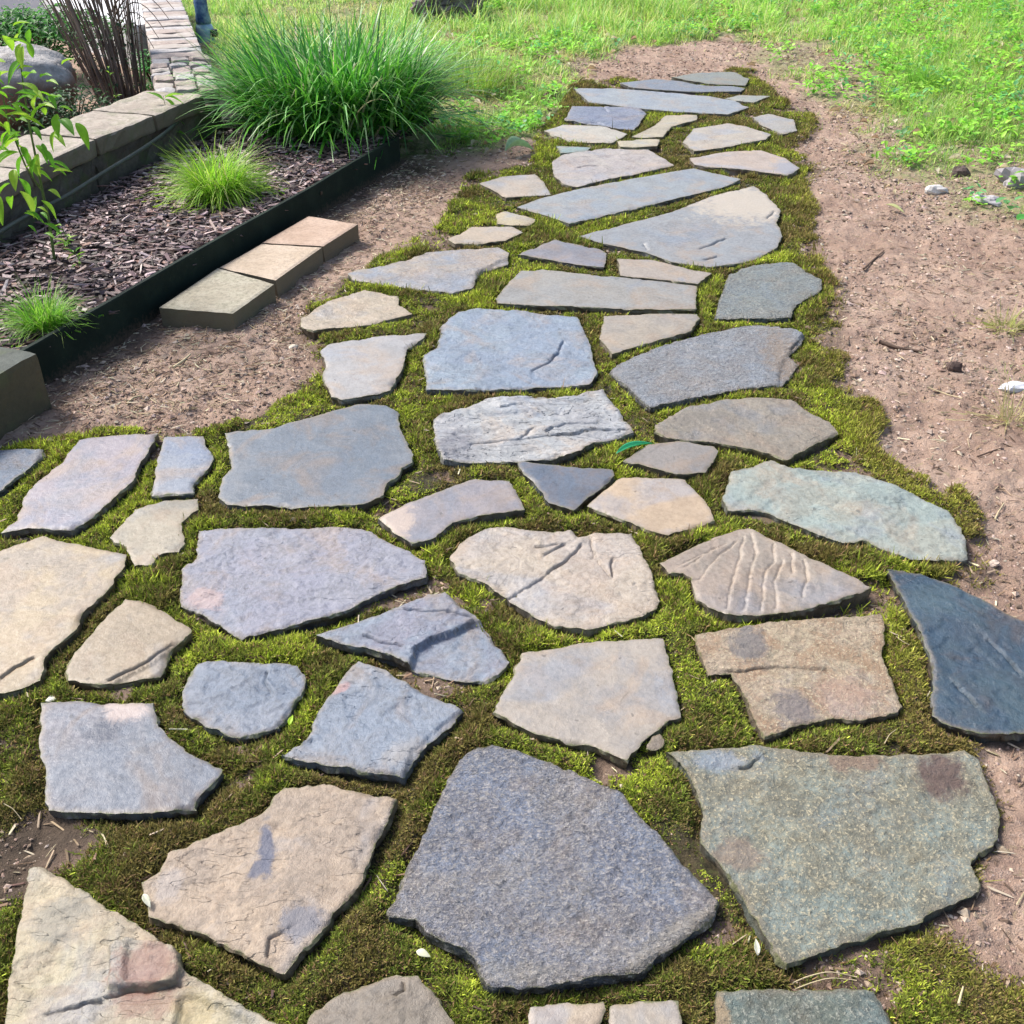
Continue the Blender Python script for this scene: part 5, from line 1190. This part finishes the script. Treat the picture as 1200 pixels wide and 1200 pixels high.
def small_things():
    def gz(x, y): return float(ground_z(np.array([x]), np.array([y]))[0])
    def on(px, py, z): a = at(px, py, z); return (a[0], a[1], z)
    leaf_obj('fallen_leaf', 'long pointed bluish green leaf lying on the moss beside the layered white stone', 'leaf', on(722, 532, .040), .14, .026, .62, .06, (.10, .60, .32))
    leaf_obj('fallen_leaf', 'pale mint green crumpled leaf on the dirt near the far end of the edging', 'leaf', on(592, 178, .045), .17, .08, .5, .1, (.45, .62, .42), fold=.9)
    leaf_obj('fallen_leaf', 'upper of two slim pale leaves on the moss below the hatchet-shaped stone', 'leaf', on(163, 679, .032), .045, .012, .75, .1, (.62, .60, .42))
    leaf_obj('fallen_leaf', 'lower of two slim pale leaves on the moss below the hatchet-shaped stone', 'leaf', on(167, 681, .03), .048, .013, .05, .05, (.66, .64, .50))
    leaf_obj('petal', 'white petal at the left corner of the stained tan slab', 'petal', on(168, 1048, .045), .028, .013, -.9, .05, (.80, .80, .70))
    leaf_obj('petal', 'white petal with a green tip on the moss left of the big granular slab', 'petal', on(488, 1115, .032), .024, .015, -.4, .2, (.85, .85, .70))
    leaf_obj('petal', 'white petal at the lower left corner of the largest green grey slab', 'petal', on(888, 1120, .035), .026, .011, 1.5, .3, (.82, .82, .72))
    leaf_obj('fallen_leaf', 'tiny lime green leaf on the moss right of the shield-shaped blue stone', 'leaf', on(339, 850, .034), .022, .012, 1.4, .4, (.50, .75, .04))
    leaf_obj('fallen_leaf', 'pale yellow green oblong leaf on the right dirt bank', 'leaf', on(1038, 240, .035), .10, .035, -.9, .05, (.60, .62, .32))
    leaf_obj('fallen_leaf', 'green leaf tip on the dirt at the right border below the grey stones', 'leaf', on(1192, 258, .05), .09, .06, .5, .2, (.12, .45, .08))
    # stone chips and clods
    def rock(name, lab, cat, px, py, s, c, fl=.5, c2=None, sd=0):
        x, y, _ = on(px, py, .02); n1, n2 = 14, 9; V = []
        for j in range(n2 + 1):
            for i in range(n1):
                ph = math.pi * j / n2; a = 2 * math.pi * i / n1; V.append((math.sin(ph) * math.cos(a), math.sin(ph) * math.sin(a), math.cos(ph)))
        V = np.array(V); V = V * (1 + .55 * fbm(V[:, 0] + sd, V[:, 1] + V[:, 2] * .8, .8, sd, 3))[:, None]
        V[:, 2] *= fl; V *= np.array([s[0], s[1], max(s)])
        Fq = np.array([(j * n1 + i, (j + 1) * n1 + i, (j + 1) * n1 + (i + 1) % n1, j * n1 + (i + 1) % n1) for j in range(n2) for i in range(n1)])
        o = make_mesh(name, V, Fq, simple_mat(name + '_surface', c, .8, c2, 60, .3, .6), smooth=False); o.location = (x, y, gz(x, y) + max(s) * fl * .35); tag(o, lab, cat)
    rock('stone_chip', 'white triangular stone chip where the dirt meets the weeds at the upper right', 'stone chip', 1097, 223, (.050, .030), (.62, .60, .56), .5, (.6, .58, .56), 3)
    rock('stone', 'dark brown stone right behind the white triangular chip', 'stone', 1125, 205, (.05, .035), (.12, .09, .08), .8, None, 5)
    rock('stone', 'pale grey rock at the right border at the edge of the weeds', 'stone', 1190, 218, (.10, .07), (.33, .31, .31), .6, (.3, .28, .3), 7)
    rock('stone', 'flat light grey rock left of the pale grey rock at the right border', 'stone', 1158, 236, (.07, .05), (.38, .37, .37), .35, (.4, .38, .4), 9)
    rock('stone_chip', 'whitish stone chip cut off by the right border, above the straw tuft', 'stone chip', 1192, 450, (.045, .03), (.58, .58, .60), .4, (.6, .62, .66), 11)
    rock('dirt_clod', 'dark cone-shaped clod on the right dirt bank', 'clod', 1119, 432, (.022, .02), (.10, .07, .06), 1.0, None, 13)
    rock('dirt_clod', 'dark clod in the grass edge left of the far end of the path', 'clod', 646, 112, (.05, .04), (.14, .09, .08), .7, None, 15)
    rock('pebble', 'pale brown pebble on the dirt right of the long pale green flagstone', 'pebble', 1166, 655, (.014, .012), (.55, .45, .38), .7, None, 17)
    rock('pebble', 'cream pebble on the top rim of the stone with the dark scab', 'pebble', 61, 823, (.010, .009), (.80, .78, .66), .7, None, 19)
    rock('pebble', 'cream pebble at the moss edge left of the pale grey stone', 'pebble', 344, 405, (.016, .013), (.62, .55, .45), .6, None, 21)
    # twigs and straws
    def twig(name, lab, pts, r, m, lift=.006):
        q = []
        for x, y in pts:
            a = at(x, y, .025); q.append((a[0], a[1], max(gz(*a), .0) + lift))
        A = np.array(q); t = np.linspace(0, len(A) - 1, 14); Q = np.c_[[np.interp(t, np.arange(len(A)), A[:, k]) for k in range(3)]].T
        for _ in range(2): Q[1:-1] = (Q[:-2] + Q[1:-1] * 2 + Q[2:]) / 4
        v, f = tube(Q, np.linspace(r, r * .6, 14), 6); o = make_mesh(name, local(v, Q[0]), f, m); o.location = Q[0]; tag(o, lab, name.replace('_', ' '))
    twig('twig', 'thin dark twig on the right dirt bank level with the fan-shaped slab', [(1012,316),(1024,303),(1036,293)], .005, M_twig)
    twig('twig', 'brown tapered twig lying flat on the right dirt bank above the clod', [(1031,398),(1052,404),(1082,408)], .007, M_twig)
    twig('twig', 'thin bent twig at the right border beside the long pale green flagstone', [(1147,530),(1160,526),(1175,522)], .003, M_twig)
    twig('twig', 'curved pale twig on the right dirt bank right of the dirt-side moss', [(1168,603),(1172,594),(1178,586)], .0025, M_straw)
    twig('straw', 'upper of two long bent straws on the moss below the largest green grey slab', [(929,1152),(945,1144),(970,1141),(1004,1146)], .0011, M_straw, .012)
    twig('straw', 'lower of two long bent straws on the moss below the largest green grey slab', [(932,1158),(950,1150),(972,1146),(1004,1149)], .0011, M_straw, .010)
    twig('straw', 'short thick straw on the green moss in the lower right corner', [(1121,1182),(1124,1170),(1127,1160)], .0022, M_straw, .012)
    twig('straw', 'pale straw on the right dirt bank between clod and path', [(1088,448),(1112,457),(1128,466)], .0022, M_straw)
    twig('straw', 'fine straw on the moss above the largest green grey slab', [(1035,876),(1040,868),(1048,862)], .0009, M_straw, .012)
    twig('straw', 'fine straw crossing the moss right of the boot-shaped slab', [(1048,752),(1056,758),(1064,762)], .0009, M_straw, .014)
    twig('straw', 'fine pale straw on the bright moss at the lower left border', [(8,950),(18,954),(26,962)], .0009, M_straw, .014)
    twig('straw', 'pale rootlet on the dirt near the edging, left of the narrow blue stone', [(148,468),(155,463),(165,460)], .004, M_straw)
    twig('straw', 'pale forked shred of bark on the dirt in front of the nearest paver', [(203,431),(214,422),(223,414)], .005, M_straw)

build_ground(); build_bed(); build_edging(); build_wall()
for i in range(len(ST)): build_stone(i)
build_pavers(); build_hose(); build_background()
build_moss(); build_grass(); build_weeds(); build_crumbs()
build_plants(); build_sapling(); small_things()
